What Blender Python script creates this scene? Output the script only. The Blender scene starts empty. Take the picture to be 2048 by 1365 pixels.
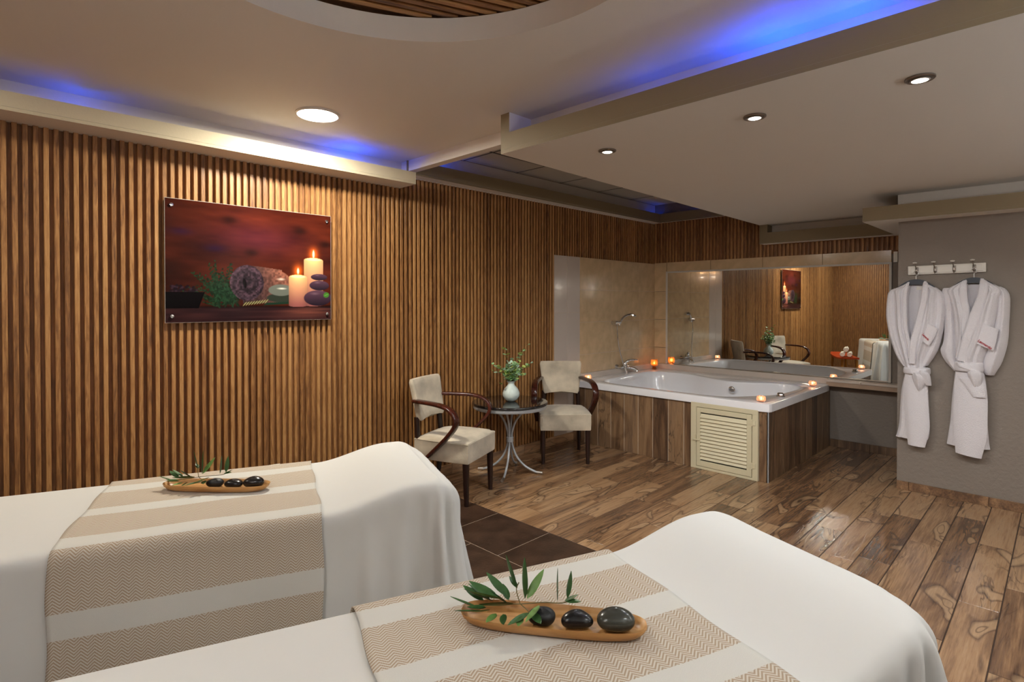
import bpy, bmesh, math, random
import numpy as np
from mathutils import Vector, Matrix, Euler
PI = math.pi
R = math.radians
random.seed(7)
SC = bpy.context.scene
COL = SC.collection

# ------------------------------------------------------------ camera, exposure, lights
cam = bpy.data.cameras.new('camera'); cam_o = bpy.data.objects.new('camera', cam); COL.objects.link(cam_o)
cam_o.location = (0, 0, 1.47)
cam_o.rotation_euler = (R(90 - 0.6), 0, R(44.91 - 90))
cam.sensor_width = 36; cam.lens = 1112.4 / 2048 * 36
cam.shift_y = -(682.5 - 616.3) / 2048
cam.clip_start = 0.02
SC.camera = cam_o
SC.view_settings.view_transform = 'Standard'; SC.view_settings.look = 'None'
SC.view_settings.gamma = 1; SC.view_settings.use_curve_mapping = False
SC.view_settings.exposure = 0.0
SC.cycles.sample_clamp_indirect = 40
w = bpy.data.worlds.new('world'); SC.world = w; w.use_nodes = True
w.node_tree.nodes['Background'].inputs[0].default_value = (0.5, 0.45, 0.4, 1)
w.node_tree.nodes['Background'].inputs[1].default_value = 0.15

def lamp(kind, loc, power, col, size=0.1, rot=(0, 0, 0), name='lamp_light', spread=None, blend=0.5, angle=90):
    l = bpy.data.lights.new(name, kind); l.energy = power; l.color = col
    if kind == 'AREA':
        l.shape = 'DISK'; l.size = size
        if spread: l.spread = R(spread)
    elif kind == 'SPOT':
        l.shadow_soft_size = size; l.spot_size = R(angle); l.spot_blend = blend
    else: l.shadow_soft_size = size
    o = bpy.data.objects.new(name, l); COL.objects.link(o); o.location = loc; o.rotation_euler = rot
    return o
WARM = (1.0, 0.94, 0.80); NEUT = (0.94, 0.98, 1.0); COOL = (0.88, 0.95, 1.0); BLUE = (0.004, 0.07, 1.0)
# round ceiling panels (one in view, one off left, two added as unseen fill)
lamp('AREA', (1.51, 3.11, 2.548), 44, WARM, 0.21, name='round_panel_light')
lamp('AREA', (-0.45, 3.05, 2.548), 9, WARM, 0.21, name='round_panel_light')
lamp('AREA', (-0.55, 0.75, 2.548), 9, COOL, 0.21, name='round_panel_light')
lamp('AREA', (1.20, -0.55, 2.548), 8, COOL, 0.21, name='round_panel_light')
# gimbal downlights in the lowered panel (three in view, one past the right edge)
DL = [(2.64, 1.863), (2.64, 1.035), (2.64, 0.407), (2.64, -0.28)]
for i, (x, y) in enumerate(DL):
    lamp('SPOT', (x, y, 2.325), (88, 80, 70, 70)[i], NEUT, 0.03, (0, R(-14), 0), 'downlight_beam', blend=0.7, angle=157)
# blue lamps hidden in the ceiling coves
for x, y, z, p in ((0.47, 3.62, 2.41, 0.9), (2.00, 3.62, 2.41, 1.7), (2.38, 0.56, 2.405, 1.7), (2.38, 0.86, 2.405, 1.9), (2.38, 1.45, 2.40, 0.2),
                   (2.78, 3.69, 2.52, 1.3), (6.285, 3.02, 2.53, 1.8), (6.25, 3.68, 2.52, 0.2)):
    lamp('POINT', (x, y, z), p, BLUE, 0.02, name='blue_cove_lamp')

# ------------------------------------------------------------ materials
def newmat(name):
    m = bpy.data.materials.new(name); m.use_nodes = True
    nt = m.node_tree; b = nt.nodes['Principled BSDF']
    return m, nt, b
def N(nt, t, **kw):
    n = nt.nodes.new(t)
    for k, v in kw.items():
        if k.startswith('i_'):
            n.inputs[k[2:].replace('_', ' ')].default_value = v
        else: setattr(n, k, v)
    return n
def ramp(nt, stops, interp='LINEAR'):
    r = nt.nodes.new('ShaderNodeValToRGB'); r.color_ramp.interpolation = interp
    e = r.color_ramp.elements
    while len(e) < len(stops): e.new(0.5)
    for i, (p, c) in enumerate(stops):
        e[i].position = p; e[i].color = (*c, 1) if len(c) == 3 else c
    return r
def srgb(r, g, b):
    f = lambda c: (c / 255 / 12.92) if c / 255 <= 0.04045 else ((c / 255 + 0.055) / 1.055) ** 2.4
    return (f(r), f(g), f(b))
def plain(name, col, rough=0.5, metal=0, bump=0, scale=60, var=0.0, spec=0.5, emit=None, es=0, trans=0, ior=1.45, coat=0, detail=3, sheen=0):
    m, nt, b = newmat(name); L = nt.links
    b.inputs['Base Color'].default_value = (*col, 1); b.inputs['Roughness'].default_value = rough
    b.inputs['Metallic'].default_value = metal; b.inputs['Specular IOR Level'].default_value = spec
    b.inputs['Transmission Weight'].default_value = trans; b.inputs['IOR'].default_value = ior
    b.inputs['Coat Weight'].default_value = coat
    b.inputs['Sheen Weight'].default_value = sheen
    if emit: b.inputs['Emission Color'].default_value = (*emit, 1); b.inputs['Emission Strength'].default_value = es
    tc = N(nt, 'ShaderNodeTexCoord')
    if bump:
        n = N(nt, 'ShaderNodeTexNoise'); n.inputs['Scale'].default_value = scale; n.inputs['Detail'].default_value = detail
        L.new(tc.outputs['Object'], n.inputs['Vector'])
        bp = N(nt, 'ShaderNodeBump'); bp.inputs['Strength'].default_value = bump; bp.inputs['Distance'].default_value = 0.01
        L.new(n.outputs['Fac'], bp.inputs['Height']); L.new(bp.outputs[0], b.inputs['Normal'])
    if var:
        n = N(nt, 'ShaderNodeTexNoise'); n.inputs['Scale'].default_value = scale * 0.12; n.inputs['Detail'].default_value = 4
        L.new(tc.outputs['Object'], n.inputs['Vector'])
        r = ramp(nt, [(0.3, tuple(c * (1 - var) for c in col)), (0.7, tuple(min(1, c * (1 + var)) for c in col))])
        L.new(n.outputs['Fac'], r.inputs[0]); L.new(r.outputs[0], b.inputs['Base Color'])
    return m
def wood(name, stops, axis='Z', stretch=14, fine=90, rough=0.45, bump=0.15, objvar=0.35, huevar=0.0):
    """straight-grained wood; every piece gets its own offset and tone"""
    m, nt, b = newmat(name); L = nt.links
    tc = N(nt, 'ShaderNodeTexCoord'); oi = N(nt, 'ShaderNodeObjectInfo')
    mul = N(nt, 'ShaderNodeVectorMath', operation='SCALE'); mul.inputs['Scale'].default_value = 37.0
    cb = N(nt, 'ShaderNodeCombineXYZ')
    for k in range(3): L.new(oi.outputs['Random'], cb.inputs[k])
    L.new(cb.outputs[0], mul.inputs[0])
    add = N(nt, 'ShaderNodeVectorMath', operation='ADD'); L.new(tc.outputs['Object'], add.inputs[0]); L.new(mul.outputs[0], add.inputs[1])
    mp = N(nt, 'ShaderNodeMapping'); s = [fine] * 3; s['XYZ'.index(axis)] = fine / stretch; mp.inputs['Scale'].default_value = s
    L.new(add.outputs[0], mp.inputs[0])
    n1 = N(nt, 'ShaderNodeTexNoise'); n1.inputs['Scale'].default_value = 1; n1.inputs['Detail'].default_value = 5; n1.inputs['Distortion'].default_value = 0.6
    L.new(mp.outputs[0], n1.inputs['Vector'])
    mp2 = N(nt, 'ShaderNodeMapping'); s = [fine * 0.28] * 3; s['XYZ'.index(axis)] = fine * 0.28 / 8; mp2.inputs['Scale'].default_value = s
    L.new(add.outputs[0], mp2.inputs[0])
    n2 = N(nt, 'ShaderNodeTexNoise'); n2.inputs['Scale'].default_value = 1; n2.inputs['Detail'].default_value = 3; n2.inputs['Distortion'].default_value = 1.2
    L.new(mp2.outputs[0], n2.inputs['Vector'])
    mx = N(nt, 'ShaderNodeMix', data_type='FLOAT'); mx.inputs[0].default_value = 0.5
    L.new(n1.outputs['Fac'], mx.inputs[2]); L.new(n2.outputs['Fac'], mx.inputs[3])
    ma = N(nt, 'ShaderNodeMath', operation='MULTIPLY_ADD'); ma.inputs[1].default_value = objvar; ma.inputs[2].default_value = -objvar / 2
    L.new(oi.outputs['Random'], ma.inputs[0])
    ad = N(nt, 'ShaderNodeMath', operation='ADD'); L.new(mx.outputs[0], ad.inputs[0]); L.new(ma.outputs[0], ad.inputs[1])
    r = ramp(nt, stops); L.new(ad.outputs[0], r.inputs[0]); L.new(r.outputs[0], b.inputs['Base Color'])
    b.inputs['Roughness'].default_value = rough
    bp = N(nt, 'ShaderNodeBump'); bp.inputs['Strength'].default_value = bump; bp.inputs['Distance'].default_value = 0.004
    L.new(n1.outputs['Fac'], bp.inputs['Height']); L.new(bp.outputs[0], b.inputs['Normal'])
    return m
def rustic(name, axis, bright=1.0, rough=0.28, patches=True, sc=1.0):
    """wood-look porcelain: grain, dark veins, pale flaked patches with thin dark outlines"""
    m, nt, b = newmat(name); L = nt.links
    tc = N(nt, 'ShaderNodeTexCoord'); oi = N(nt, 'ShaderNodeObjectInfo')
    cb = N(nt, 'ShaderNodeCombineXYZ')
    for k in range(3): L.new(oi.outputs['Random'], cb.inputs[k])
    mul = N(nt, 'ShaderNodeVectorMath', operation='SCALE'); mul.inputs['Scale'].default_value = 53.0; L.new(cb.outputs[0], mul.inputs[0])
    add = N(nt, 'ShaderNodeVectorMath', operation='ADD'); L.new(tc.outputs['Object'], add.inputs[0]); L.new(mul.outputs[0], add.inputs[1])
    def mapped(across, along):
        mp = N(nt, 'ShaderNodeMapping'); s = [across * sc] * 3; s['XYZ'.index(axis)] = along * sc
        mp.inputs['Scale'].default_value = s; L.new(add.outputs[0], mp.inputs[0]); return mp.outputs[0]
    def noise(vec, detail=4, dist=0.0, rgh=0.5):
        n = N(nt, 'ShaderNodeTexNoise'); n.inputs['Scale'].default_value = 1; n.inputs['Detail'].default_value = detail
        n.inputs['Distortion'].default_value = dist; n.inputs['Roughness'].default_value = rgh
        L.new(vec, n.inputs['Vector']); return n.outputs['Fac']
    grain = noise(mapped(150, 7), 5, 0.3, 0.65)
    body = noise(mapped(14, 1.7), 4, 1.1)
    patch = noise(mapped(7.5, 3.0), 1.5, 0.7)
    vein = noise(mapped(11, 1.7), 3, 2.2)
    mix = N(nt, 'ShaderNodeMix', data_type='FLOAT'); mix.inputs[0].default_value = 0.42; L.new(body, mix.inputs[2]); L.new(grain, mix.inputs[3])
    ov = N(nt, 'ShaderNodeMath', operation='MULTIPLY_ADD'); ov.inputs[1].default_value = 0.30; ov.inputs[2].default_value = -0.15; L.new(oi.outputs['Random'], ov.inputs[0])
    ad = N(nt, 'ShaderNodeMath', operation='ADD'); L.new(mix.outputs[0], ad.inputs[0]); L.new(ov.outputs[0], ad.inputs[1])
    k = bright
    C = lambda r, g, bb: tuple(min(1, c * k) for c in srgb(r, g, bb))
    base = ramp(nt, [(0.28, C(92, 66, 48)), (0.42, C(132, 99, 71)), (0.52, C(160, 124, 90)), (0.62, C(176, 140, 104)), (0.76, C(132, 104, 82))])
    L.new(ad.outputs[0], base.inputs[0])
    # dark veins: where |vein-0.5| is small
    sb = N(nt, 'ShaderNodeMath', operation='SUBTRACT'); sb.inputs[1].default_value = 0.5; L.new(vein, sb.inputs[0])
    ab = N(nt, 'ShaderNodeMath', operation='ABSOLUTE'); L.new(sb.outputs[0], ab.inputs[0])
    vr = ramp(nt, [(0.0, (1, 1, 1)), (0.012, (0.6, 0.6, 0.6)), (0.035, (0, 0, 0))]); L.new(ab.outputs[0], vr.inputs[0])
    gate = noise(mapped(4.0, 1.3), 2); gr = ramp(nt, [(0.45, (0, 0, 0)), (0.62, (1, 1, 1))]); L.new(gate, gr.inputs[0])
    vm = N(nt, 'ShaderNodeMath', operation='MULTIPLY'); L.new(vr.outputs[0], vm.inputs[0]); L.new(gr.outputs[0], vm.inputs[1])
    vm2 = N(nt, 'ShaderNodeMath', operation='MULTIPLY'); vm2.inputs[1].default_value = 0.75; L.new(vm.outputs[0], vm2.inputs[0])
    c1 = N(nt, 'ShaderNodeMix', data_type='RGBA'); L.new(vm2.outputs[0], c1.inputs[0]); L.new(base.outputs[0], c1.inputs[6]); c1.inputs[7].default_value = (*C(58, 40, 30), 1)
    outc = c1.outputs[2]
    if patches:
        pr_ = ramp(nt, [(0.0, (0, 0, 0)), (0.622, (0, 0, 0)), (0.628, (1, 1, 1))]); L.new(patch, pr_.inputs[0])
        pm = N(nt, 'ShaderNodeMath', operation='MULTIPLY'); pm.inputs[1].default_value = 0.42; L.new(pr_.outputs[0], pm.inputs[0])
        c2 = N(nt, 'ShaderNodeMix', data_type='RGBA'); L.new(pm.outputs[0], c2.inputs[0]); L.new(outc, c2.inputs[6]); c2.inputs[7].default_value = (*C(198, 164, 126), 1)
        sb2 = N(nt, 'ShaderNodeMath', operation='SUBTRACT'); sb2.inputs[1].default_value = 0.622; L.new(patch, sb2.inputs[0])
        ab2 = N(nt, 'ShaderNodeMath', operation='ABSOLUTE'); L.new(sb2.outputs[0], ab2.inputs[0])
        er = ramp(nt, [(0.0, (0.65, 0.65, 0.65)), (0.006, (0.5, 0.5, 0.5)), (0.03, (0, 0, 0))]); L.new(ab2.outputs[0], er.inputs[0])
        sb3 = N(nt, 'ShaderNodeMath', operation='SUBTRACT'); sb3.inputs[1].default_value = 0.70; L.new(patch, sb3.inputs[0])
        ab3 = N(nt, 'ShaderNodeMath', operation='ABSOLUTE'); L.new(sb3.outputs[0], ab3.inputs[0])
        er3 = ramp(nt, [(0.0, (0.6, 0.6, 0.6)), (0.004, (0.5, 0.5, 0.5)), (0.010, (0, 0, 0))]); L.new(ab3.outputs[0], er3.inputs[0])
        mxx = N(nt, 'ShaderNodeMath', operation='MAXIMUM'); L.new(er.outputs[0], mxx.inputs[0]); L.new(er3.outputs[0], mxx.inputs[1])
        c3 = N(nt, 'ShaderNodeMix', data_type='RGBA'); L.new(mxx.outputs[0], c3.inputs[0]); L.new(c2.outputs[2], c3.inputs[6]); c3.inputs[7].default_value = (*C(66, 44, 32), 1)
        outc = c3.outputs[2]
    L.new(outc, b.inputs['Base Color'])
    b.inputs['Roughness'].default_value = rough; b.inputs['Specular IOR Level'].default_value = 0.75
    bn = noise(mapped(60, 9), 3, 1.2)
    bp = N(nt, 'ShaderNodeBump'); bp.inputs['Strength'].default_value = 0.35; bp.inputs['Distance'].default_value = 0.006
    L.new(bn, bp.inputs['Height']); L.new(bp.outputs[0], b.inputs['Normal'])
    return m

M = {}
SLAT = [(0.25, srgb(92, 58, 32)), (0.42, srgb(140, 96, 54)), (0.55, srgb(168, 121, 72)), (0.75, srgb(190, 145, 92))]
M['slat'] = wood('slat_oak', SLAT, 'Z', 16, 170, 0.42, 0.2, 0.22)
M['slat_back'] = wood('slat_backing', [(0.3, srgb(104, 68, 40)), (0.6, srgb(150, 102, 60))], 'Z', 14, 120, 0.6, 0.1, 0.1)
M['slat_x'] = wood('slat_oak_ceiling', SLAT, 'X', 16, 170, 0.42, 0.2, 0.3)
M['ceiling'] = plain('ceiling_paint', srgb(228, 222, 213), 0.6, bump=0.05, scale=120)
M['soffit'] = plain('soffit_paint', srgb(216, 205, 184), 0.6, bump=0.05, scale=120)
M['fascia_light'] = plain('fascia_light_paint', srgb(196, 184, 158), 0.6, bump=0.05, scale=120)  # fascia beige lightened, glow of the round ceiling light painted in
M['fascia'] = plain('fascia_paint', srgb(140, 125, 98), 0.6, bump=0.05, scale=120)  # same fascia beige darkened, shade painted into the colour
M['gridtile'] = plain('grid_ceiling_tile', srgb(190, 184, 172), 0.7, bump=0.1, scale=200)
M['gridbar'] = plain('grid_bar', srgb(70, 66, 62), 0.6)
M['wall_paint'] = plain('wall_paint', srgb(136, 125, 115), 0.75, bump=0.5, scale=45, detail=5)
M['floor'] = rustic('plank_tile', 'X', 0.92, 0.21, True, 0.7)
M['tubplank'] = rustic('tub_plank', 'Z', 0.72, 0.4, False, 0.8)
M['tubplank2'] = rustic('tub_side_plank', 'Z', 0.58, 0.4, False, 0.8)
M['skirt'] = rustic('skirting_tile', 'X', 1.1, 0.35, False, 0.7)
M['grout'] = plain('grout', srgb(205, 188, 166), 0.9)
M['grout_dark'] = plain('grout_brown', srgb(62, 46, 36), 0.9)
M['darktile'] = plain('dark_floor_tile', srgb(58, 41, 31), 0.35, bump=0.15, scale=60, var=0.45)
M['beigetile'] = plain('beige_wall_tile', srgb(208, 180, 142), 0.13, bump=0.03, scale=80, var=0.11, coat=0.3)
M['whitetile'] = plain('pale_wall_tile', srgb(200, 188, 178), 0.13, bump=0.02, scale=20, var=0.05, coat=0.3)
M['acrylic'] = plain('white_acrylic', srgb(243, 242, 245), 0.12, coat=0.5)
M['ledge'] = plain('ledge_marble', srgb(205, 192, 180), 0.2, var=0.05, scale=40)
M['ledge_beige'] = plain('ledge_beige', srgb(178, 152, 130), 0.3, var=0.08, scale=40)
M['mirror'] = plain('mirror_glass', (0.86, 0.88, 0.85), 0.0, metal=1)
M['mirror_frame'] = plain('mirror_frame', srgb(205, 198, 188), 0.35)
M['cream'] = plain('cream_paint', srgb(214, 204, 172), 0.4, bump=0.05, scale=60)
M['chrome'] = plain('chrome', (0.75, 0.75, 0.76), 0.12, metal=1)
M['steel'] = plain('brushed_steel', (0.62, 0.6, 0.57), 0.3, metal=1)
M['darksteel'] = plain('tarnished_hook', (0.30, 0.26, 0.23), 0.3, metal=1)
M['white'] = plain('white_plastic', srgb(228, 222, 212), 0.35)
M['silver'] = plain('silver_paint', srgb(176, 180, 184), 0.32, metal=0.15)
M['black'] = plain('black_glass', (0.012, 0.010, 0.010), 0.06, coat=0.5)
M['blackplastic'] = plain('black_plastic', (0.008, 0.010, 0.018), 0.35)
M['suede'] = plain('beige_suede', srgb(190, 178, 158), 0.8, bump=0.1, scale=60, var=0.24, sheen=0.3)
M['mahogany'] = wood('mahogany', [(0.3, srgb(34, 14, 10)), (0.7, srgb(84, 36, 24))], 'Z', 8, 60, 0.22, 0.03, 0.1)
M['mahogany_dark'] = wood('mahogany_dark', [(0.3, srgb(22, 12, 10)), (0.7, srgb(46, 24, 18))], 'Z', 8, 60, 0.3, 0.03, 0.1)
M['sheet'] = plain('bed_sheet', srgb(198, 196, 191), 0.85, bump=0.12, scale=5, detail=3, sheen=0.2)
M['terry'] = plain('terry_cotton', srgb(228, 223, 226), 0.95, bump=0.5, scale=150, sheen=0.3)
M['towel'] = plain('towel_cotton', srgb(225, 220, 205), 0.95, bump=0.8, scale=150)
M['stone_matt'] = plain('matt_black_stone', (0.010, 0.010, 0.010), 0.5, bump=0.03, scale=40)
M['stone'] = plain('black_stone', (0.011, 0.010, 0.010), 0.25, bump=0.03, scale=40)
M['stone_grey'] = plain('grey_stone', (0.045, 0.045, 0.036), 0.22, bump=0.03, scale=40, var=0.3)
M['tray'] = wood('acacia_tray', [(0.3, srgb(150, 100, 52)), (0.52, srgb(192, 142, 84)), (0.75, srgb(214, 172, 116))], 'X', 12, 60, 0.4, 0.08, 0.05)
M['leaf'] = plain('olive_leaf', srgb(58, 92, 48), 0.4, var=0.4, scale=200)
M['leaf2'] = plain('olive_leaf_pale', srgb(104, 140, 72), 0.45, var=0.3, scale=200)
M['euc'] = plain('eucalyptus_leaf', srgb(140, 178, 124), 0.5, var=0.35, scale=200)
M['euc2'] = plain('eucalyptus_leaf_grey', srgb(176, 204, 180), 0.5, var=0.3, scale=200)
M['euc3'] = plain('eucalyptus_leaf_lime', srgb(182, 198, 108), 0.5, var=0.3, scale=200)
M['stem'] = plain('twig', srgb(110, 96, 56), 0.6)
M['vase'] = plain('celadon_ceramic', srgb(206, 218, 212), 0.12, var=0.08, scale=120, coat=0.5)
M['red'] = plain('red_thread', srgb(176, 26, 40), 0.7)
M['amber'] = plain('amber_glass', (1.0, 0.36, 0.04), 0.05, trans=1.0)
M['rose'] = plain('rose_glass', (1.0, 0.62, 0.48), 0.08, trans=0.95)
def glow_glass(name, col):
    m, nt, b = newmat(name); L = nt.links
    tr = N(nt, 'ShaderNodeBsdfTranslucent'); tr.inputs[0].default_value = (*col, 1)
    gl = N(nt, 'ShaderNodeBsdfGlossy'); gl.inputs['Roughness'].default_value = 0.08; gl.inputs[0].default_value = (0.9, 0.8, 0.75, 1)
    tp = N(nt, 'ShaderNodeBsdfTransparent'); tp.inputs[0].default_value = (*[0.5 + c / 2 for c in col], 1)
    m1 = N(nt, 'ShaderNodeMixShader'); m1.inputs[0].default_value = 0.35; L.new(tr.outputs[0], m1.inputs[1]); L.new(tp.outputs[0], m1.inputs[2])
    lw = N(nt, 'ShaderNodeLayerWeight'); lw.inputs[0].default_value = 0.4
    m2 = N(nt, 'ShaderNodeMixShader'); L.new(lw.outputs['Fresnel'], m2.inputs[0]); L.new(m1.outputs[0], m2.inputs[1]); L.new(gl.outputs[0], m2.inputs[2])
    vo = N(nt, 'ShaderNodeTexVoronoi'); vo.inputs['Scale'].default_value = 120; tc = N(nt, 'ShaderNodeTexCoord'); L.new(tc.outputs['Object'], vo.inputs['Vector'])
    bp = N(nt, 'ShaderNodeBump'); bp.inputs['Distance'].default_value = 0.004; L.new(vo.outputs['Distance'], bp.inputs['Height']); L.new(bp.outputs[0], gl.inputs['Normal']); L.new(bp.outputs[0], tr.inputs['Normal'])
    L.new(m2.outputs[0], nt.nodes['Material Output'].inputs[0]); return m
M['amber'] = glow_glass('amber_glass', (0.85, 0.40, 0.10)); M['rose'] = glow_glass('rose_glass', (0.92, 0.68, 0.60))
M['wax'] = plain('wax', srgb(240, 225, 200), 0.5)
M['flame'] = plain('flame', (1, 0.6, 0.2), 0.5, emit=(1.0, 0.62, 0.30), es=45)
M['led'] = plain('led_diffuser', (1, 1, 1), 0.5, emit=(1.0, 0.93, 0.80), es=14)
M['bulb'] = plain('bulb_face', (1, 1, 1), 0.5, emit=(1.0, 0.90, 0.76), es=16)
M['sconce_glow'] = plain('sconce_glow', (1, 1, 1), 0.5, emit=(1.0, 0.82, 0.55), es=30)
M['bench'] = plain('bench_lacquer', srgb(176, 62, 24), 0.3, var=0.1, scale=20)
M['benchleg'] = plain('bench_leg', srgb(190, 130, 50), 0.45)
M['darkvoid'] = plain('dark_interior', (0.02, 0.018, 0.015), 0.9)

# ------------------------------------------------------------ helpers
def link_mesh(name, verts, faces, m=None, parent=None, smooth=False, loc=None, rot=None):
    me = bpy.data.meshes.new(name); me.from_pydata([tuple(v) for v in verts], [], faces); me.validate(); me.update()
    return link_obj(name, me, m, parent, smooth, loc, rot)
def link_obj(name, me, m=None, parent=None, smooth=False, loc=None, rot=None):
    if m is not None and not me.materials: me.materials.append(M[m] if isinstance(m, str) else m)
    if smooth:
        me.polygons.foreach_set('use_smooth', [True] * len(me.polygons)); me.update()
        if not name.startswith('bed_'): me.set_sharp_from_angle(angle=R(48))
    o = bpy.data.objects.new(name, me); COL.objects.link(o)
    if parent: o.parent = parent
    if loc is not None: o.location = loc
    if rot is not None: o.rotation_euler = rot
    return o
def bm_obj(name, bm, m, parent=None, smooth=False, loc=None, rot=None):
    bmesh.ops.recalc_face_normals(bm, faces=bm.faces)
    me = bpy.data.meshes.new(name); bm.to_mesh(me); bm.free()
    return link_obj(name, me, m, parent, smooth, loc, rot)
def bm_box(bm, a, b, bevel=0, seg=2, mat=None):
    c = [(p + q) / 2 for p, q in zip(a, b)]; s = [abs(q - p) for p, q in zip(a, b)]
    r = bmesh.ops.create_cube(bm, size=1, matrix=Matrix.Translation(c) @ Matrix.Diagonal((*s, 1)))
    vs = r['verts']
    if bevel:
        es = list({e for v in vs for e in v.link_edges})
        rb = bmesh.ops.bevel(bm, geom=es, offset=bevel, segments=seg, affect='EDGES', profile=0.5)
        vs = list({v for f in rb['faces'] for v in f.verts} | {v for v in vs if v.is_valid})
    if mat is not None: bmesh.ops.transform(bm, matrix=mat, verts=[v for v in vs if v.is_valid])
    return vs
def box(name, a, b, m, parent=None, bevel=0, seg=2, smooth=False):
    c = [(p + q) / 2 for p, q in zip(a, b)]; h = [abs(q - p) / 2 for p, q in zip(a, b)]
    bm = bmesh.new(); bm_box(bm, [-x for x in h], h, bevel, seg)
    return bm_obj(name, bm, m, parent, smooth, loc=c)
def lathe_data(prof, n=32, closed_top=False):
    vs, fs = [], []
    for r, z in prof:
        for i in range(n): vs.append((r * math.cos(2 * PI * i / n), r * math.sin(2 * PI * i / n), z))
    for k in range(len(prof) - 1):
        for i in range(n):
            j = (i + 1) % n; fs.append((k * n + i, k * n + j, (k + 1) * n + j, (k + 1) * n + i))
    fs.append(tuple(reversed(range(n))))
    fs.append(tuple(range((len(prof) - 1) * n, len(prof) * n)))
    return vs, fs
def lathe(name, prof, m, parent=None, n=32, loc=None, rot=None, smooth=True):
    vs, fs = lathe_data(prof, n); o = link_mesh(name, vs, fs, m, parent, smooth, loc, rot)
    return o
def catmull(P, n=8):
    P = [Vector(p) for p in P]; Q = [P[0] * 2 - P[1]] + P + [P[-1] * 2 - P[-2]]; out = []
    for i in range(1, len(Q) - 2):
        for k in range(n):
            t = k / n; a, b, c, d = Q[i - 1], Q[i], Q[i + 1], Q[i + 2]
            out.append(0.5 * ((2 * b) + (c - a) * t + (2 * a - 5 * b + 4 * c - d) * t * t + (3 * b - a - 3 * c + d) * t ** 3))
    out.append(P[-1]); return out
def tube_data(pts, rad, n=10, sq=None, up=Vector((0, 0, 1))):
    """sweep along pts; rad is a number or list; sq=(w,h) sweeps a rectangle-like strip"""
    pts = [Vector(p) for p in pts]; vs, fs = [], []
    prev = None
    for i, p in enumerate(pts):
        t = (pts[min(i + 1, len(pts) - 1)] - pts[max(i - 1, 0)]).normalized()
        if prev is None:
            a = t.cross(up)
            if a.length < 1e-3: a = t.cross(Vector((1, 0, 0)))
        else: a = prev - t * prev.dot(t)
        a.normalize(); prev = a; b = t.cross(a)
        r = rad[i] if isinstance(rad, (list, tuple)) else rad
        if sq:
            w2, h2 = sq[0] / 2, sq[1] / 2; bv = min(w2, h2) * 0.45
            for x, y in ((w2 - bv, -h2), (w2, -h2 + bv), (w2, h2 - bv), (w2 - bv, h2), (-w2 + bv, h2), (-w2, h2 - bv), (-w2, -h2 + bv), (-w2 + bv, -h2)):
                vs.append(p + a * x * r + b * y * r)
        else:
            for k in range(n):
                an = 2 * PI * k / n; vs.append(p + a * math.cos(an) * r + b * math.sin(an) * r)
    m_ = 8 if sq else n
    for i in range(len(pts) - 1):
        for k in range(m_):
            j = (k + 1) % m_; fs.append((i * m_ + k, i * m_ + j, (i + 1) * m_ + j, (i + 1) * m_ + k))
    fs.append(tuple(reversed(range(m_)))); fs.append(tuple(range((len(pts) - 1) * m_, len(pts) * m_)))
    return vs, fs
def tube(name, pts, rad, m, parent=None, n=10, sq=None, up=Vector((0, 0, 1)), loc=None, smooth=True):
    vs, fs = tube_data(pts, rad, n, sq, up)
    me = bpy.data.meshes.new(name); me.from_pydata([tuple(v) for v in vs], [], fs); me.update()
    bm = bmesh.new(); bm.from_mesh(me); bmesh.ops.recalc_face_normals(bm, faces=bm.faces); bm.to_mesh(me); bm.free()
    return link_obj(name, me, m, parent, smooth, loc)
def tag(o, label, cat, group=None):
    o['label'] = label; o['category'] = cat
    if group: o['group'] = group
    return o
def thing(name, label, cat, loc=(0, 0, 0), rotz=0, group=None):
    o = bpy.data.objects.new(name, None); COL.objects.link(o); o.location = loc; o.rotation_euler = (0, 0, rotz)
    o.empty_display_size = 0.05
    return tag(o, label, cat, group)
def struct(o): o['kind'] = 'structure'; return o
def sempty(name, loc=(0, 0, 0)):
    o = bpy.data.objects.new(name, None); COL.objects.link(o); o.location = loc; o.empty_display_size = 0.05
    return struct(o)
def copy_tree(root, loc, rotz):
    r = root.copy(); COL.objects.link(r); r.location = loc; r.rotation_euler = (0, 0, rotz)
    for ch in list(root.children):
        c = ch.copy(); COL.objects.link(c); c.parent = r
        for g in ch.children:
            d = g.copy(); COL.objects.link(d); d.parent = c
    return r
def sm(x): x = max(0.0, min(1.0, x)); return x * x * (3 - 2 * x)
def lerp(a, b, t): return a + (b - a) * t
def ngon_text(name, body, size, m, parent, loc, rot, ext=0.0006):
    cu = bpy.data.curves.new(name, 'FONT'); cu.body = body; cu.size = size; cu.extrude = ext; cu.align_x = 'CENTER'; cu.offset = size * 0.02
    t = bpy.data.objects.new(name, cu); COL.objects.link(t); bpy.context.view_layer.update()
    me = bpy.data.meshes.new_from_object(t.evaluated_get(bpy.context.evaluated_depsgraph_get()))
    bpy.data.objects.remove(t); me.name = name; me.materials.clear()
    return link_obj(name, me, m, parent, False, loc, rot)

# ------------------------------------------------------------ room shell
YA, XB, XD, XBACK, YR = 3.736, 6.32, 5.25, -1.30, -1.70
ZC, ZG = 2.57, 2.70
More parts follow.
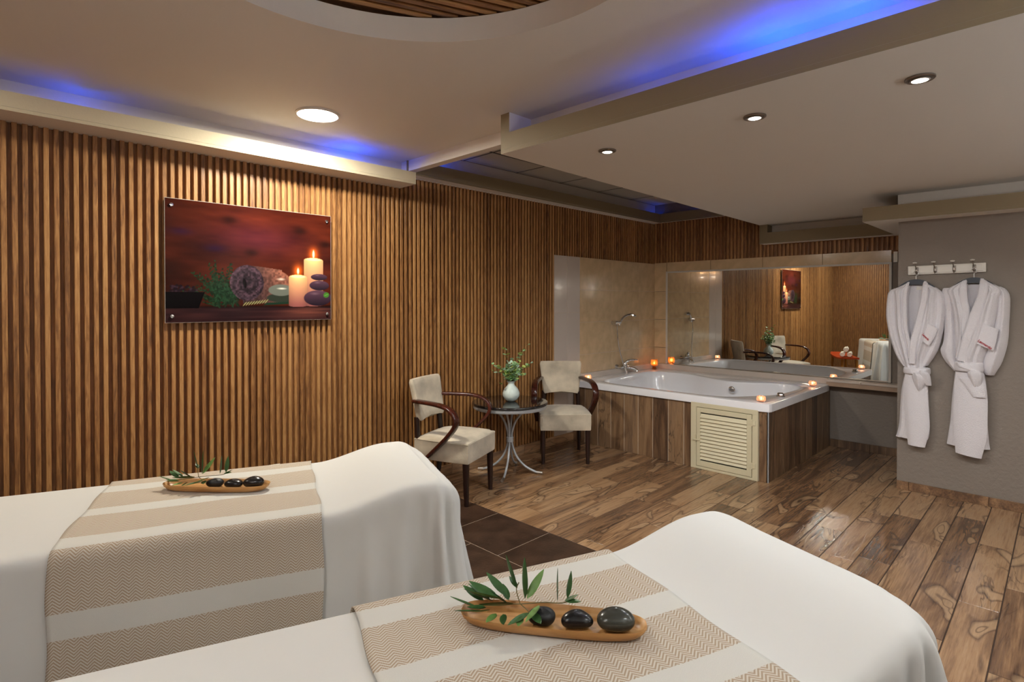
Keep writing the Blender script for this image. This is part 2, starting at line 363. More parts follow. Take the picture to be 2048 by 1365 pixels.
# floor: plank tiles and dark tiles over a grout bed
fl = struct(box('floor', (XBACK - 0.1, YR - 0.1, -0.10), (XB + 0.25, YA + 0.15, -0.002), 'grout_dark'))
fc = fl.location.copy()
PLX, PW = 0.92, 0.1578
pm_cache = {}
def plank(L_, W_, mat, name, h=0.008):
    key = (round(L_, 2), round(W_, 3), mat)
    if key not in pm_cache:
        bm = bmesh.new(); bm_box(bm, (-L_ / 2, -W_ / 2, -h), (L_ / 2, W_ / 2, 0), 0.0012, 1)
        bmesh.ops.recalc_face_normals(bm, faces=bm.faces)
        me = bpy.data.meshes.new(name); bm.to_mesh(me); bm.free(); me.materials.append(M[mat]); pm_cache[key] = me
    return pm_cache[key]
y0 = 0.211 - PW * 12
row = 0
y = y0
offs = [0.0, 0.55, 0.27, 0.76, 0.12, 0.62, 0.38, 0.9]
while y < YA - 0.02:
    ya, yb = y, min(y + PW, YA)
    if yb > YR:
        off = offs[row % 8] * PLX
        xx = 2.668 - off
        xe = XB if yb > 0.945 else XD
        while xx < xe:
            a = max(2.668, xx); b_ = min(xx + PLX, xe)
            if b_ - a > 0.06:
                me = plank(b_ - a - 0.0045, yb - ya - 0.0050, 'floor', 'plank')
                o = link_obj('plank', me, None, fl, False, loc=Vector(((a + b_) / 2, (ya + yb) / 2, 0)) - fc)
            xx += PLX
    y += PW; row += 1
for i in range(9):
    xa, xb_ = 2.665 - 0.4505 * (i + 1), 2.665 - 0.4505 * i
    if xa < XBACK: xa = XBACK
    if xb_ - xa < 0.05: continue
    yy = 2.325 - 0.47 * 9 + (0.0 if i % 2 == 0 else 0.235)
    while yy < YA:
        a, b_ = max(yy, YR), min(yy + 0.47, YA)
        if b_ - a > 0.04:
            me = plank(xb_ - xa - 0.005, b_ - a - 0.005, 'darktile', 'tile')
            link_obj('tile', me, None, fl, False, loc=Vector(((xa + xb_) / 2, (a + b_) / 2, 0)) - fc)
        yy += 0.47

o = box('grout_bed', (XBACK, YR, -0.004), (2.664, YA, -0.0015), plain('dark_tile_grout', srgb(150, 130, 112), 0.9), fl); o.location -= fc
# wall on the left with the oak slats and the tiled tub corner
wl = struct(box('wall_left', (XBACK - 0.1, YA + 0.0105, -0.1), (XB + 0.25, YA + 0.12, 2.8), 'slat_back'))
wlc = wl.location.copy()
PITCH = 0.0408
bm = bmesh.new(); bm_box(bm, (-0.0105, -0.0075, -0.5), (0.0105, 0.0085, 0.5), 0.002, 1)
bmesh.ops.recalc_face_normals(bm, faces=bm.faces); slat_me = bpy.data.meshes.new('slat'); bm.to_mesh(slat_me); bm.free(); slat_me.materials.append(M['slat'])
# use true lengths (a separate mesh per length keeps the grain unscaled)
slat_cache = {}
def slat_mesh(h, wd=0.0215, dp=0.023, mat='slat'):
    k = (round(h, 3), wd, mat)
    if k not in slat_cache:
        bm = bmesh.new(); bm_box(bm, (-wd / 2, -dp / 2, -h / 2), (wd / 2, dp / 2, h / 2), 0.0018, 1)
        bmesh.ops.recalc_face_normals(bm, faces=bm.faces); me = bpy.data.meshes.new('slat'); bm.to_mesh(me); bm.free(); me.materials.append(M[mat]); slat_cache[k] = me
    return slat_cache[k]
bpy.data.meshes.remove(slat_me)
x = 0.208 - PITCH * 37 + 0.010
while x < XB - 0.02:
    z0, z1 = (0.075, 2.475)
    if x > 4.34: z0 = 1.957
    link_obj('slat', slat_mesh(z1 - z0), None, wl, False, loc=Vector((x, YA - 0.0005, (z0 + z1) / 2)) - wlc)
    x += PITCH
# raised mid ribs between slats are the backing; white plaster strip above the slats
box('plaster_strip', (XBACK, YA - 0.012, 2.462), (XB, YA + 0.01, ZG), 'ceiling', wl).location -= wlc
def wtile(name, a, b, m, parent, c):
    o = box(name, a, b, m, parent, 0.0012, 1); o.location -= c; return o
# pale tiles (two narrow columns) and beige tiles
g = 0.0016
for xa, xb_ in ((4.345, 4.557), (4.557, 4.775)):
    for za, zb in ((0.085, 0.757), (0.757, 1.357), (1.357, 1.957)):
        wtile('tile', (xa + g, YA - 0.012, za + g), (xb_ - g, YA + 0.006, zb - g), 'whitetile', wl, wlc)
for xa, xb_ in ((4.775, 5.36), (5.36, 5.945), (5.945, XB)):
    for za, zb in ((0.54, 0.897), (0.897, 1.25), (1.25, 1.604), (1.604, 1.957)):
        wtile('tile', (xa + g, YA - 0.012, za + g), (xb_ - g, YA + 0.006, zb - g), 'beigetile', wl, wlc)
o = box('grout_bed', (4.345, YA - 0.010, 0.02), (XB, YA + 0.012, 1.955), 'grout', wl); o.location -= wlc
# skirting
sk = struct(sempty('baseboard_left'))
for a, b_ in ((XBACK, -0.6), (-0.6, 0.3), (0.3, 1.2), (1.2, 2.1), (2.1, 3.0), (3.0, 3.9), (3.9, 4.665)):
    box('skirting_tile', (a + 0.001, YA - 0.022, 0), (b_ - 0.001, YA - 0.0, 0.085), 'skirt', sk, 0.0015, 1)

# far wall with the mirror
wb = struct(box('wall_back', (XB + 0.004, 0.9, -0.1), (XB + 0.15, YA + 0.12, 2.8), 'wall_paint'))
wbc = wb.location.copy()
def wbx(name, a, b, m, bevel=0.0012): o = box(name, a, b, m, wb, bevel, 1); o.location -= wbc; return o
wbx('slat_board', (XB - 0.004, 1.10, 1.93), (XB + 0.006, YA - 0.004, 2.5), 'slat_back', 0)
y = YA - 0.03
k = 0
while y > 1.13:
    o = link_obj('slat', slat_mesh(0.52), None, wb, False, loc=Vector((XB - 0.006, y, 1.965 + 0.26)) - wbc, rot=(0, 0, PI / 2)); y -= PITCH
wbx('plaster', (XB - 0.020, 0.95, 2.17), (XB + 0.004, 2.34, 2.31), 'ceiling', 0)
# tile frame round the mirror
for ya, yb in ((1.183, 1.78), (1.78, 2.38), (2.38, 2.98), (2.98, 3.55)):
    wbx('tile', (XB - 0.012, ya + g, 1.85), (XB + 0.006, yb - g, 1.966), 'beigetile')
for za, zb in ((0.60, 0.897), (0.897, 1.25), (1.25, 1.604), (1.604, 1.966)):
    wbx('tile', (XB - 0.012, 3.553 + g, za + g), (XB + 0.006, YA - 0.013, zb - g), 'beigetile')
wbx('cover_strip', (XB - 0.012, 1.135, 1.85), (XB + 0.004, 1.168, 1.95), 'white')
# ledge under the mirror
tl = struct(sempty('trim_1', (XB, 2.4, 0.64)))
def tbx(name, a, b, m, bevel=0.002):
    o = box(name, a, b, m, tl, bevel, 2); o.location -= tl.location; return o
for a, b_ in ((1.045, 1.40), (1.402, 1.705)): tbx('ledge_tile', (6.175, a, 0.672), (XB + 0.004, b_, 0.695), 'ledge')
tbx('ledge_front', (6.185, 1.10, 0.628), (XB + 0.004, 1.705, 0.672), 'ledge_beige')
tbx('ledge_upstand', (6.255, 1.705, 0.62), (XB + 0.004, YA - 0.012, 0.697), 'ledge')
tbx('ledge_upstand', (4.775, YA - 0.05, 0.62), (6.255, YA - 0.010, 0.697), 'ledge')
mir = thing('wall_mirror', 'wide frameless mirror with thin white trim above the bathtub', 'mirror', (XB, 2.36, 0.695))
def mbx(name, a, b, m, bevel=0.002):
    o = box(name, a, b, m, mir, bevel, 1); o.location -= mir.location; return o
mbx('mirror_glass', (XB - 0.010, 1.20, 0.700), (XB - 0.002, 3.545, 1.835), 'mirror', 0)
mbx('frame_rail', (XB - 0.016, 1.18, 1.833), (XB - 0.000, 3.562, 1.853), 'mirror_frame')
mbx('frame_stile', (XB - 0.016, 3.54, 0.698), (XB - 0.000, 3.562, 1.834), 'mirror_frame')
mbx('frame_stile', (XB - 0.016, 1.18, 0.698), (XB - 0.000, 1.202, 1.834), 'mirror_frame')
skb = struct(sempty('baseboard_back'))
for a, b_ in ((0.94, 1.35), (1.35, 1.70)): box('skirting_tile', (XB - 0.014, a + 0.001, 0), (XB + 0.006, b_ - 0.001, 0.075), M['tubplank2'], skb, 0.0015, 1)
# pier on the right with the robe rail
wr = struct(box('wall_right', (XD, YR - 0.1, -0.1), (XB + 0.15, 0.94, 2.45), 'wall_paint'))
skr = struct(sempty('baseboard_right'))
for a, b_ in ((0.86, 0.94), (0.385, 0.86), (-0.09, 0.385), (-0.57, -0.09), (-1.05, -0.57), (-1.7, -1.05)):
    box('skirting_tile', (XD - 0.014, a + 0.001, 0), (XD + 0.004, b_ - 0.001, 0.066), 'skirt', skr, 0.0015, 1)
o = box('plaster_strip', (XD - 0.004, YR, 2.19), (XD + 0.02, 0.945, 2.32), 'ceiling', wr); o.location -= wr.location
# walls behind the camera (seen in the mirror)
wh = struct(box('wall_behind', (XBACK - 0.12, YR - 0.1, -0.1), (XBACK, YA + 0.12, 2.8), 'slat_back'))
bm = bmesh.new(); y = YA - 0.03
while y > YR: bm_box(bm, (XBACK - 0.004, y - 0.0107, 0.08), (XBACK + 0.013, y + 0.0107, 2.47)); y -= PITCH
o = bm_obj('slats', bm, 'slat', wh); o.location = -wh.location; o['kind'] = 'stuff'
struct(box('wall_near', (XBACK - 0.1, YR - 0.12, -0.1), (XB + 0.15, YR, 2.8), 'wall_paint'))

# ------------------------------------------------------------ ceilings
# main gypsum ceiling with the round recess
CX, CY, CR = 0.86, 1.30, 0.835
bm = bmesh.new()
n = 96
ring = [bm.verts.new((CX + CR * math.cos(2 * PI * i / n), CY + CR * math.sin(2 * PI * i / n), ZC)) for i in range(n)]
outer = [bm.verts.new((XBACK - .05, YR - .05, ZC)), bm.verts.new((2.50, YR - .05, ZC)), bm.verts.new((2.50, YA, ZC)), bm.verts.new((XBACK - .05, YA, ZC))]
es = [bm.edges.new((ring[i], ring[(i + 1) % n])) for i in range(n)] + [bm.edges.new((outer[i], outer[(i + 1) % 4])) for i in range(4)]
bmesh.ops.triangle_fill(bm, use_beauty=True, use_dissolve=False, edges=es)
for f in list(bm.faces):
    c = f.calc_center_median()
    if (c.x - CX) ** 2 + (c.y - CY) ** 2 < (CR * 0.97) ** 2 and all((v.co.x - CX) ** 2 + (v.co.y - CY) ** 2 < (CR * 1.01) ** 2 for v in f.verts): bm.faces.remove(f)
top = [bm.verts.new((v.co.x, v.co.y, ZC + 0.10)) for v in ring]
for i in range(n): bm.faces.new((ring[i], ring[(i + 1) % n], top[(i + 1) % n], top[i]))
ceil = struct(bm_obj('ceiling', bm, 'ceiling', None))
lathe('ring_bead', [(CR - 0.006, ZC - 0.004), (CR + 0.006, ZC - 0.004), (CR + 0.006, ZC + 0.001), (CR - 0.006, ZC + 0.001)], 'ceiling', ceil, 96, (CX, CY, 0)) if False else None
# slats inside the round recess
box('recess_board', (CX - 0.95, CY - 0.95, ZC + 0.125), (CX + 0.95, CY + 0.95, ZC + 0.14), 'slat_back', ceil)
ang = R(-21); PC = 0.046
q = -19
while q * PC < CR:
    if abs(q * PC) < CR - 0.02:
        L_ = 2 * math.sqrt(CR ** 2 - (q * PC) ** 2) + 0.05
        bm = bmesh.new(); bm_box(bm, (-L_ / 2, -0.0125, -0.010), (L_ / 2, 0.0125, 0.010), 0.002, 1)
        bm_obj('slat', bm, 'slat_x', ceil, loc=(CX - math.sin(ang) * q * PC, CY + math.cos(ang) * q * PC, ZC + 0.113), rot=(0, 0, ang))
    q += 1
# soffit boxes along the walls (trim)
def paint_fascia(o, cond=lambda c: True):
    o.data.materials.append(M['fascia_light' if o.name == 'trim_2' else 'fascia'])  # soffit by the round light gets the lit copy, others the shaded one
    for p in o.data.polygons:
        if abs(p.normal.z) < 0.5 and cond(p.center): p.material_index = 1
def trim(nm, boxes, mat='ceiling'):
    bm = bmesh.new()
    for a, b_ in boxes: bm_box(bm, a, b_)
    o = struct(bm_obj(nm, bm, mat, None)); paint_fascia(o); return o
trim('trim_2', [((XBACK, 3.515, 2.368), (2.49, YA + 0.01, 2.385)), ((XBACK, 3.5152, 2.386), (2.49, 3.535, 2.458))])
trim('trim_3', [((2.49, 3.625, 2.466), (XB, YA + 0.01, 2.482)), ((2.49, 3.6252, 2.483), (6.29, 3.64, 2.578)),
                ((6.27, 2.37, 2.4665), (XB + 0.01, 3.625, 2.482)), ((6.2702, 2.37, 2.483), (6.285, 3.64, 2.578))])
struct(box('trim_4', (2.50, 2.36, 2.488), (2.567, YA, 2.72), 'ceiling'))
# lowered panel with its lip, end post and cove
bm = bmesh.new()
P = [(2.277, 2.362, 2.340), (6.33, 2.362, 2.302), (6.33, YR, 2.302), (2.277, YR, 2.340)]
vb = [bm.verts.new(p) for p in P]
vt = [bm.verts.new((p[0], p[1], 2.375 if p[0] > 3 else 2.362)) for p in P]
bm.faces.new(vb); bm.faces.new(list(reversed(vt)))
for i in range(4): bm.faces.new((vb[i], vb[(i + 1) % 4], vt[(i + 1) % 4], vt[i]))
bm_box(bm, (2.277, YR, 2.3622), (2.297, 2.362, 2.455))
bm_box(bm, (2.2768, 2.292, 2.3622), (2.50, 2.3622, ZC + 0.002))
bm_box(bm, (2.462, YR, 2.36), (2.49, 2.32, ZC + 0.002))
bm_box(bm, (2.462, 2.30, 2.36), (6.33, 2.362, ZG))
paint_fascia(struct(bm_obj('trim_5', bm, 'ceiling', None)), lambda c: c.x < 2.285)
# far box under the panel, box over the robe wall
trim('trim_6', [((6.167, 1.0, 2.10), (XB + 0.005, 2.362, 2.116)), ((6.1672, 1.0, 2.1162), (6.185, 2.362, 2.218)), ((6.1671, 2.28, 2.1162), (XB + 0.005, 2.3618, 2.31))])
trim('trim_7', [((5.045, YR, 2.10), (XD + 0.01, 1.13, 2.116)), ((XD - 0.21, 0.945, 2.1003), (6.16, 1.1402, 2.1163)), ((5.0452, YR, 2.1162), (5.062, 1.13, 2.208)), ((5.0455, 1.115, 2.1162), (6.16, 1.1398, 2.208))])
# suspended grid ceiling over the tub
gc = struct(box('ceiling_grid', (2.5, YR, ZG + 0.02), (XB + 0.1, YA, ZG + 0.04), 'gridbar'))
gc.name = 'ceiling.001'
xs = [2.567, 3.135, 3.79, 4.43, 5.08, 5.735, 6.32]
for i in range(len(xs) - 1):
    for ya, yb in ((3.352, YA - 0.012), (2.705, 3.345), (2.36, 2.698)):
        o = box('panel', (xs[i] + 0.006, ya + 0.006, ZG), (xs[i + 1] - 0.006, yb - 0.006, ZG + 0.012), 'gridtile', gc, 0.003, 1); o.location -= gc.location
for yv in (3.348, 2.70):
    o = box('grid_bar', (2.567, yv - 0.008, ZG - 0.002), (XB, yv + 0.008, ZG + 0.02), 'gridbar', gc); o.location -= gc.location
for xv in xs[1:-1]:
    o = box('grid_bar', (xv - 0.005, 2.36, ZG - 0.001), (xv + 0.005, YA, ZG + 0.02), 'gridbar', gc); o.location -= gc.location

# round LED panel
def round_panel(x, y, label):
    t = thing('round_ceiling_light', label, 'ceiling light', (x, y, ZC))
    lathe('housing', [(0.124, 0), (0.124, -0.006), (0.114, -0.010), (0.112, -0.004), (0.0, -0.004)], 'white', t, 40)
    lathe('diffuser', [(0.113, -0.005), (0.11, -0.012), (0.0, -0.0125)], 'led', t, 40)
    return t
round_panel(1.51, 3.11, 'bright round white ceiling light above the candle picture')
round_panel(-0.45, 3.05, 'round white ceiling light outside the frame on the left')
round_panel(-0.55, 0.75, 'round white ceiling light behind the camera')  # this and the next lamp are added to light the room
round_panel(1.20, -0.55, 'round white ceiling light outside the frame on the right')
dlab = ['recessed steel downlight nearest the end post of the lowered panel', 'recessed steel downlight, middle of the three in the lowered panel',
        'recessed steel downlight nearest the right edge of the photo', 'recessed steel downlight just past the right edge of the photo']
for (x, y), lb in zip(DL, dlab):
    zz = 2.340 - (x - 2.277) * 0.0094
    t = thing('downlight', lb, 'ceiling light', (x, y, zz), 0, 'downlights in the lowered panel')
    lathe('trim_ring', [(0.0, -0.001), (0.050, -0.001), (0.050, -0.006), (0.046, -0.009), (0.036, -0.006), (0.033, -0.0015)], 'darksteel', t, 32)
    g_ = lathe('gimbal_ring', [(0.033, -0.006), (0.034, -0.011), (0.028, -0.012), (0.026, -0.007), (0.0, -0.007)], 'steel', t, 28)
    lathe('bulb_face', [(0.026, -0.008), (0.022, -0.0125), (0.0, -0.014)], 'bulb', g_, 24)
# small blue cove lamp seen on the lip
t = thing('blue_cove_lamp', 'tiny blue lamp on the top edge of the left ceiling soffit', 'lamp', (0.478, 3.60, 2.385))
lathe('lamp_body', [(0.022, 0), (0.022, 0.06), (0.017, 0.072), (0.0, 0.072)], 'white', t, 16)
lathe('lens', [(0.015, 0.073), (0.012, 0.081), (0, 0.083)], plain('blue_lens', (0.3, 0.4, 1), 0.3, emit=(0.35, 0.5, 1.0), es=3), t, 12)


# ------------------------------------------------------------ bathtub
TZ = 0.642
tub = thing('bathtub', 'white acrylic whirlpool bathtub built into the tiled corner under the mirror', 'bathtub', (5.4, 2.7, 0))
def poly_radius(poly, ang):
    d = (math.cos(ang), math.sin(ang)); best = None
    for i in range(len(poly)):
        (ax, ay), (bx, by) = poly[i], poly[(i + 1) % len(poly)]
        ex, ey = bx - ax, by - ay; den = d[0] * ey - d[1] * ex
        if abs(den) < 1e-9: continue
        t = (ax * ey - ay * ex) / den; s = (ax * d[1] - ay * d[0]) / den
        if t > 0 and -1e-6 <= s <= 1 + 1e-6: best = t if best is None else max(best, t)
    return best
inner = [(4.745, 3.30), (4.86, 3.46), (5.2, 3.50), (5.60, 3.535), (5.85, 3.52), (5.955, 3.36), (5.94, 3.05), (5.80, 2.75), (5.715, 2.48), (5.80, 2.24), (5.92, 2.05),
         (5.88, 1.88), (5.74, 1.81), (5.42, 1.815), (5.15, 1.85), (4.95, 1.97), (4.77, 2.12), (4.725, 2.35), (4.72, 2.7), (4.72, 3.0)]
def closed_cat(P, n=6):
    out = []
    for i in range(len(P)):
        a, b_, c, d = [Vector((*P[(i + k) % len(P)], 0)) for k in (-1, 0, 1, 2)]
        for k in range(n):
            t = k / n; p = 0.5 * ((2 * b_) + (c - a) * t + (2 * a - 5 * b_ + 4 * c - d) * t * t + (3 * b_ - a - 3 * c + d) * t ** 3); out.append((p.x, p.y))
    return out
ccx, ccy = 5.33, 2.68
inn = [(x - ccx, y - ccy) for x, y in closed_cat(inner)]
x0, x1, y0_, y1 = 4.630 - ccx, 6.262 - ccx, 1.684 - ccy, 3.694 - ccy
def rrect(x0, x1, y0, y1, r, n=6):
    out = []
    for cx, cy, a in ((x1 - r, y0 + r, -PI / 2), (x1 - r, y1 - r, 0), (x0 + r, y1 - r, PI / 2), (x0 + r, y0 + r, PI)):
        for k in range(n + 1): out.append((cx + r * math.cos(a + PI / 2 * k / n), cy + r * math.sin(a + PI / 2 * k / n)))
    return out
out_ = rrect(x0, x1, y0_, y1, 0.035)
NA = 240
angs = [2 * PI * i / NA for i in range(NA)]
for p in out_ + []:  # snap samples to the corners so the rim stays crisp
    a = math.atan2(p[1], p[0]) % (2 * PI); k = min(range(NA), key=lambda i: min(abs(angs[i] - a), 2 * PI - abs(angs[i] - a))); angs[k] = a
ro = [poly_radius(out_, a) for a in angs]; ri = [poly_radius(inn, a) for a in angs]
rings = []
def ring_pts(rad, z): return [((ccx - 5.4) + r * math.cos(a), (ccy - 2.7) + r * math.sin(a), z) for r, a in zip(rad, angs)]
rings.append(ring_pts([r - 0.012 for r in ro], 0.574)); rings.append(ring_pts(ro, 0.578)); rings.append(ring_pts(ro, TZ - 0.008)); rings.append(ring_pts([r - 0.003 for r in ro], TZ - 0.0015)); rings.append(ring_pts([r - 0.008 for r in ro], TZ))
rings.append(ring_pts([r + 0.012 for r in ri], TZ)); rings.append(ring_pts([r + 0.003 for r in ri], TZ - 0.003)); rings.append(ring_pts([r * 0.995 for r in ri], TZ - 0.014))
for s, z in ((0.975, 0.56), (0.955, 0.47), (0.92, 0.36), (0.86, 0.27), (0.76, 0.22), (0.5, 0.205), (0.2, 0.2)): rings.append(ring_pts([r * s for r in ri], z))
vs = [p for r in rings for p in r]; fs = []
for k in range(len(rings) - 1):
    for i in range(NA):
        j = (i + 1) % NA; fs.append((k * NA + i, k * NA + j, (k + 1) * NA + j, (k + 1) * NA + i))
fs.append(tuple((len(rings) - 1) * NA + i for i in range(NA)))
sh = link_mesh('basin', vs, fs, 'acrylic', tub, True)
# seat step inside at the shower end
bm = bmesh.new(); bm_box(bm, (4.80 - 5.4, 3.12 - 2.7, 0.21), (5.62 - 5.4, 3.42 - 2.7, 0.40), 0.04, 4); bm_obj('seat_step', bm, 'acrylic', tub, True)
o = lathe('overflow_drain', [(0.0, 0.012), (0.02, 0.012), (0.032, 0.008), (0.036, 0.0), (0.0, -0.01)], 'chrome', tub, 24, (5.66 - 5.4, 2.44 - 2.7, 0.565), (0, R(-100), 0))
lathe('jet', [(0.0, 0.006), (0.018, 0.006), (0.022, 0.0)], 'chrome', tub, 16, (5.62 - 5.4, 3.40 - 2.7, 0.42), (R(90), 0, 0))
kn = lathe('control_knob', [(0.036, 0), (0.036, 0.006), (0.030, 0.010), (0.028, 0.028), (0.022, 0.034), (0, 0.035)], 'chrome', tub, 24, (5.10 - 5.4, 1.765 - 2.7, TZ))
# plinth behind the planks
sur = thing('tub_surround', 'low bathtub surround clad in upright rustic wood look planks', 'tub panel', (5.4, 2.7, 0))
def sbx(nm, a, b, m, bevel=0.0012):
    o = box(nm, a, b, m, sur, bevel, 1); o.location -= sur.location; return o
sbx('plinth', (4.6555, 1.7055, 0), (4.70, YA - 0.03, 0.572), 'grout', 0); sbx('plinth', (4.6555, 1.7055, 0), (6.30, 1.75, 0.572), 'grout', 0)
ys = [3.714, 3.560, 3.396, 3.236, 3.078, 2.920, 2.761, 2.600, 2.444, 2.364]
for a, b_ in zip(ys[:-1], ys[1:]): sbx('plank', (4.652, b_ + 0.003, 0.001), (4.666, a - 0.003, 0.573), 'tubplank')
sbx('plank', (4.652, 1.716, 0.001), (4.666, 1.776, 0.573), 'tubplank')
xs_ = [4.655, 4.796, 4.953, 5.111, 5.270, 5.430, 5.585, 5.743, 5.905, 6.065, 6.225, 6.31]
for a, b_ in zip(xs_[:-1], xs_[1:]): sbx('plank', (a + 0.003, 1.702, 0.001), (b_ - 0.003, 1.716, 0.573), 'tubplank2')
sbx('corner_strip', (4.649, 1.700, 0.0), (4.656, 1.708, 0.574), 'silver', 0.001)
# louvred access door
ha = thing('access_hatch', 'cream painted metal access door with louvres in the bathtub surround', 'door', (4.65, 2.07, 0))
def hbx(nm, a, b, m='cream', par=ha, bevel=0.002):
    o = box(nm, a, b, m, par, bevel, 1); o.location -= Vector((4.65, 2.07, 0)); return o
Ya, Yb = 1.778, 2.364
hbx('frame', (4.628, Ya, 0.0), (4.652, Yb, 0.022)); hbx('frame', (4.628, Ya, 0.545), (4.652, Yb, 0.584)); hbx('frame', (4.628, Ya, 0.02), (4.652, Ya + 0.046, 0.546)); hbx('frame', (4.628, Yb - 0.052, 0.02), (4.652, Yb, 0.546))
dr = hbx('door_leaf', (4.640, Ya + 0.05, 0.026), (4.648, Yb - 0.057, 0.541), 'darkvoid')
def dbx(nm, a, b, m='cream', bevel=0.002):
    o = box(nm, a, b, m, dr, bevel, 1); o.location -= Vector((4.65, 2.07, 0)) + dr.location; return o
da, db = Ya + 0.050, Yb - 0.056
dbx('stile', (4.625, da, 0.026), (4.642, da + 0.040, 0.541)); dbx('stile', (4.625, db - 0.034, 0.026), (4.642, db, 0.541))
dbx('rail', (4.625, da + 0.04, 0.026), (4.642, db - 0.034, 0.075)); dbx('rail', (4.625, da + 0.04, 0.500), (4.642, db - 0.034, 0.541))
for k in range(13):
    z = 0.105 + k * 0.0305
    bm = bmesh.new(); bm_box(bm, (-0.0015, -(db - da - 0.074) / 2, -0.019), (0.0015, (db - da - 0.074) / 2, 0.019), 0.0008, 1)
    o = bm_obj('louvre', bm, 'cream', dr, rot=(0, R(28), 0)); o.location = Vector((4.632, (da + 0.04 + db - 0.034) / 2, z)) - Vector((4.65, 2.07, 0)) - dr.location
for z in (0.12, 0.475): 
    o = hbx('hinge', (4.620, Ya + 0.040, z - 0.028), (4.632, Ya + 0.052, z + 0.028), 'cream'); hbx('hinge', (4.623, Ya + 0.018, z - 0.02), (4.629, Ya + 0.07, z + 0.02), 'cream')
hbx('latch', (4.612, Yb - 0.085, 0.250), (4.622, Yb - 0.025, 0.262), 'cream'); hbx('latch', (4.615, Yb - 0.052, 0.235), (4.628, Yb - 0.044, 0.30), 'cream')

# shower and mixer
hh = thing('shower_handset', 'chrome hand shower on a wall bracket with hanging metal hose', 'shower', (5.40, YA - 0.012, 1.23))
tube('bracket', [(-0.02, 0.0, 0), (-0.02, -0.03, 0), (-0.02, -0.065, 0)], [0.026, 0.024, 0.024], 'chrome', hh, 20)
tube('bracket_arm', [(-0.045, -0.05, 0.0), (0.06, -0.055, 0.002)], 0.02, 'chrome', hh, 16)
tube('handle', catmull([(0.035, -0.055, -0.03), (0.05, -0.06, 0.0), (0.09, -0.07, 0.055), (0.15, -0.085, 0.085), (0.21, -0.10, 0.095)]), [0.012] * 12 + [0.013] * 21, 'chrome', hh, 12)
lathe('spray_head', [(0, 0.02), (0.025, 0.018), (0.042, 0.006), (0.043, -0.008), (0.036, -0.014), (0, -0.015)], 'chrome', hh, 24, (0.245, -0.105, 0.085), (R(10), R(12), 0))
tube('hose', catmull([(0.0, -0.055, -0.02), (0.0, -0.06, -0.15), (0.035, -0.065, -0.32), (0.085, -0.09, -0.50), (0.105, -0.13, -0.62), (0.11, -0.15, -0.68)], 10), 0.0065, 'chrome', hh, 8)
mx = thing('bath_mixer', 'chrome single lever bath mixer tap on the tiled wall', 'tap', (5.62, YA - 0.012, 0.70))
lathe('wall_flange', [(0.0, 0), (0.034, 0.0), (0.03, 0.012), (0.012, 0.014), (0.012, 0.055), (0, 0.055)], 'chrome', mx, 20, (-0.15, 0.0, 0.01), (R(90), 0, 0))
lathe('wall_flange', [(0.0, 0), (0.034, 0.0), (0.03, 0.012), (0.012, 0.014), (0.012, 0.055), (0, 0.055)], 'chrome', mx, 20, (0.0, 0.0, 0.01), (R(90), 0, 0))
tube('mixer_body', [(-0.16, -0.055, 0.01), (-0.08, -0.06, 0.01), (0.01, -0.055, 0.01)], [0.015, 0.024, 0.018], 'chrome', mx, 16)
lathe('cartridge', [(0.03, 0), (0.032, 0.03), (0.026, 0.048), (0, 0.052)], 'chrome', mx, 20, (-0.07, -0.06, 0.012))
tube('lever', catmull([(-0.07, -0.06, 0.055), (-0.03, -0.09, 0.085), (0.03, -0.13, 0.092), (0.06, -0.15, 0.088)]), [0.016] * 8 + [0.011] * 8 + [0.008] * 9, 'chrome', mx, 10)
tube('spout', catmull([(-0.05, -0.075, 0.0), (-0.02, -0.13, -0.002), (0.0, -0.17, -0.02), (0.0, -0.18, -0.045)]), 0.016, 'chrome', mx, 12)
tube('diverter', [(-0.07, -0.085, -0.01), (-0.07, -0.088, -0.04)], 0.009, 'chrome', mx, 10)
tube('diverter_hose', catmull([(-0.07, -0.088, -0.04), (-0.075, -0.10, -0.09), (-0.03, -0.14, -0.14), (0.0, -0.17, -0.22)]), 0.008, 'chrome', mx, 8)

# candle holders
def tealight(x, y, label, z=TZ, s=1.0):
    t = thing('candle_holder', label, 'candle', (x, y, z), random.random() * 3, 'rose glass candle holders on the bathtub rim')
    gl = lathe('glass_bowl', [(0.0, 0.0), (0.020 * s, 0.001), (0.034 * s, 0.012), (0.038 * s, 0.026), (0.034 * s, 0.042), (0.029 * s, 0.050), (0.026 * s, 0.050), (0.031 * s, 0.041), (0.034 * s, 0.026), (0.030 * s, 0.014), (0.017 * s, 0.006), (0, 0.006)], 'rose', t, 18)
    wx = lathe('candle', [(0.019, 0.007), (0.019, 0.020), (0, 0.021)], 'wax', t, 16)
    lathe('flame', [(0.001, 0.020), (0.006, 0.026), (0.0065, 0.031), (0.003, 0.040), (0.0003, 0.045)], 'flame', t, 10)
    lamp('POINT', (x, y, z + 0.034), 0.07, (1.0, 0.78, 0.60), 0.010, name='candle_light')
tealight(4.715, 1.785, 'rose glass candle holder at the near corner of the bathtub rim')
tealight(5.965, 1.765, 'rose glass candle holder near the end of the mirror ledge')
tealight(4.76, 3.60, 'rose glass candle holder on the bathtub rim behind the chair')
t = thing('candle_goblet', 'amber glass goblet with a burning candle in the tub corner', 'candle', (6.10, 3.60, TZ))
lathe('goblet', [(0.0, 0.0), (0.030, 0.001), (0.026, 0.010), (0.020, 0.030), (0.024, 0.040), (0.040, 0.052), (0.043, 0.075), (0.041, 0.118), (0.038, 0.118), (0.040, 0.075), (0.037, 0.056), (0.018, 0.046), (0, 0.045)], 'amber', t, 20)
lathe('candle', [(0.02, 0.048), (0.02, 0.062), (0, 0.063)], 'wax', t, 14)
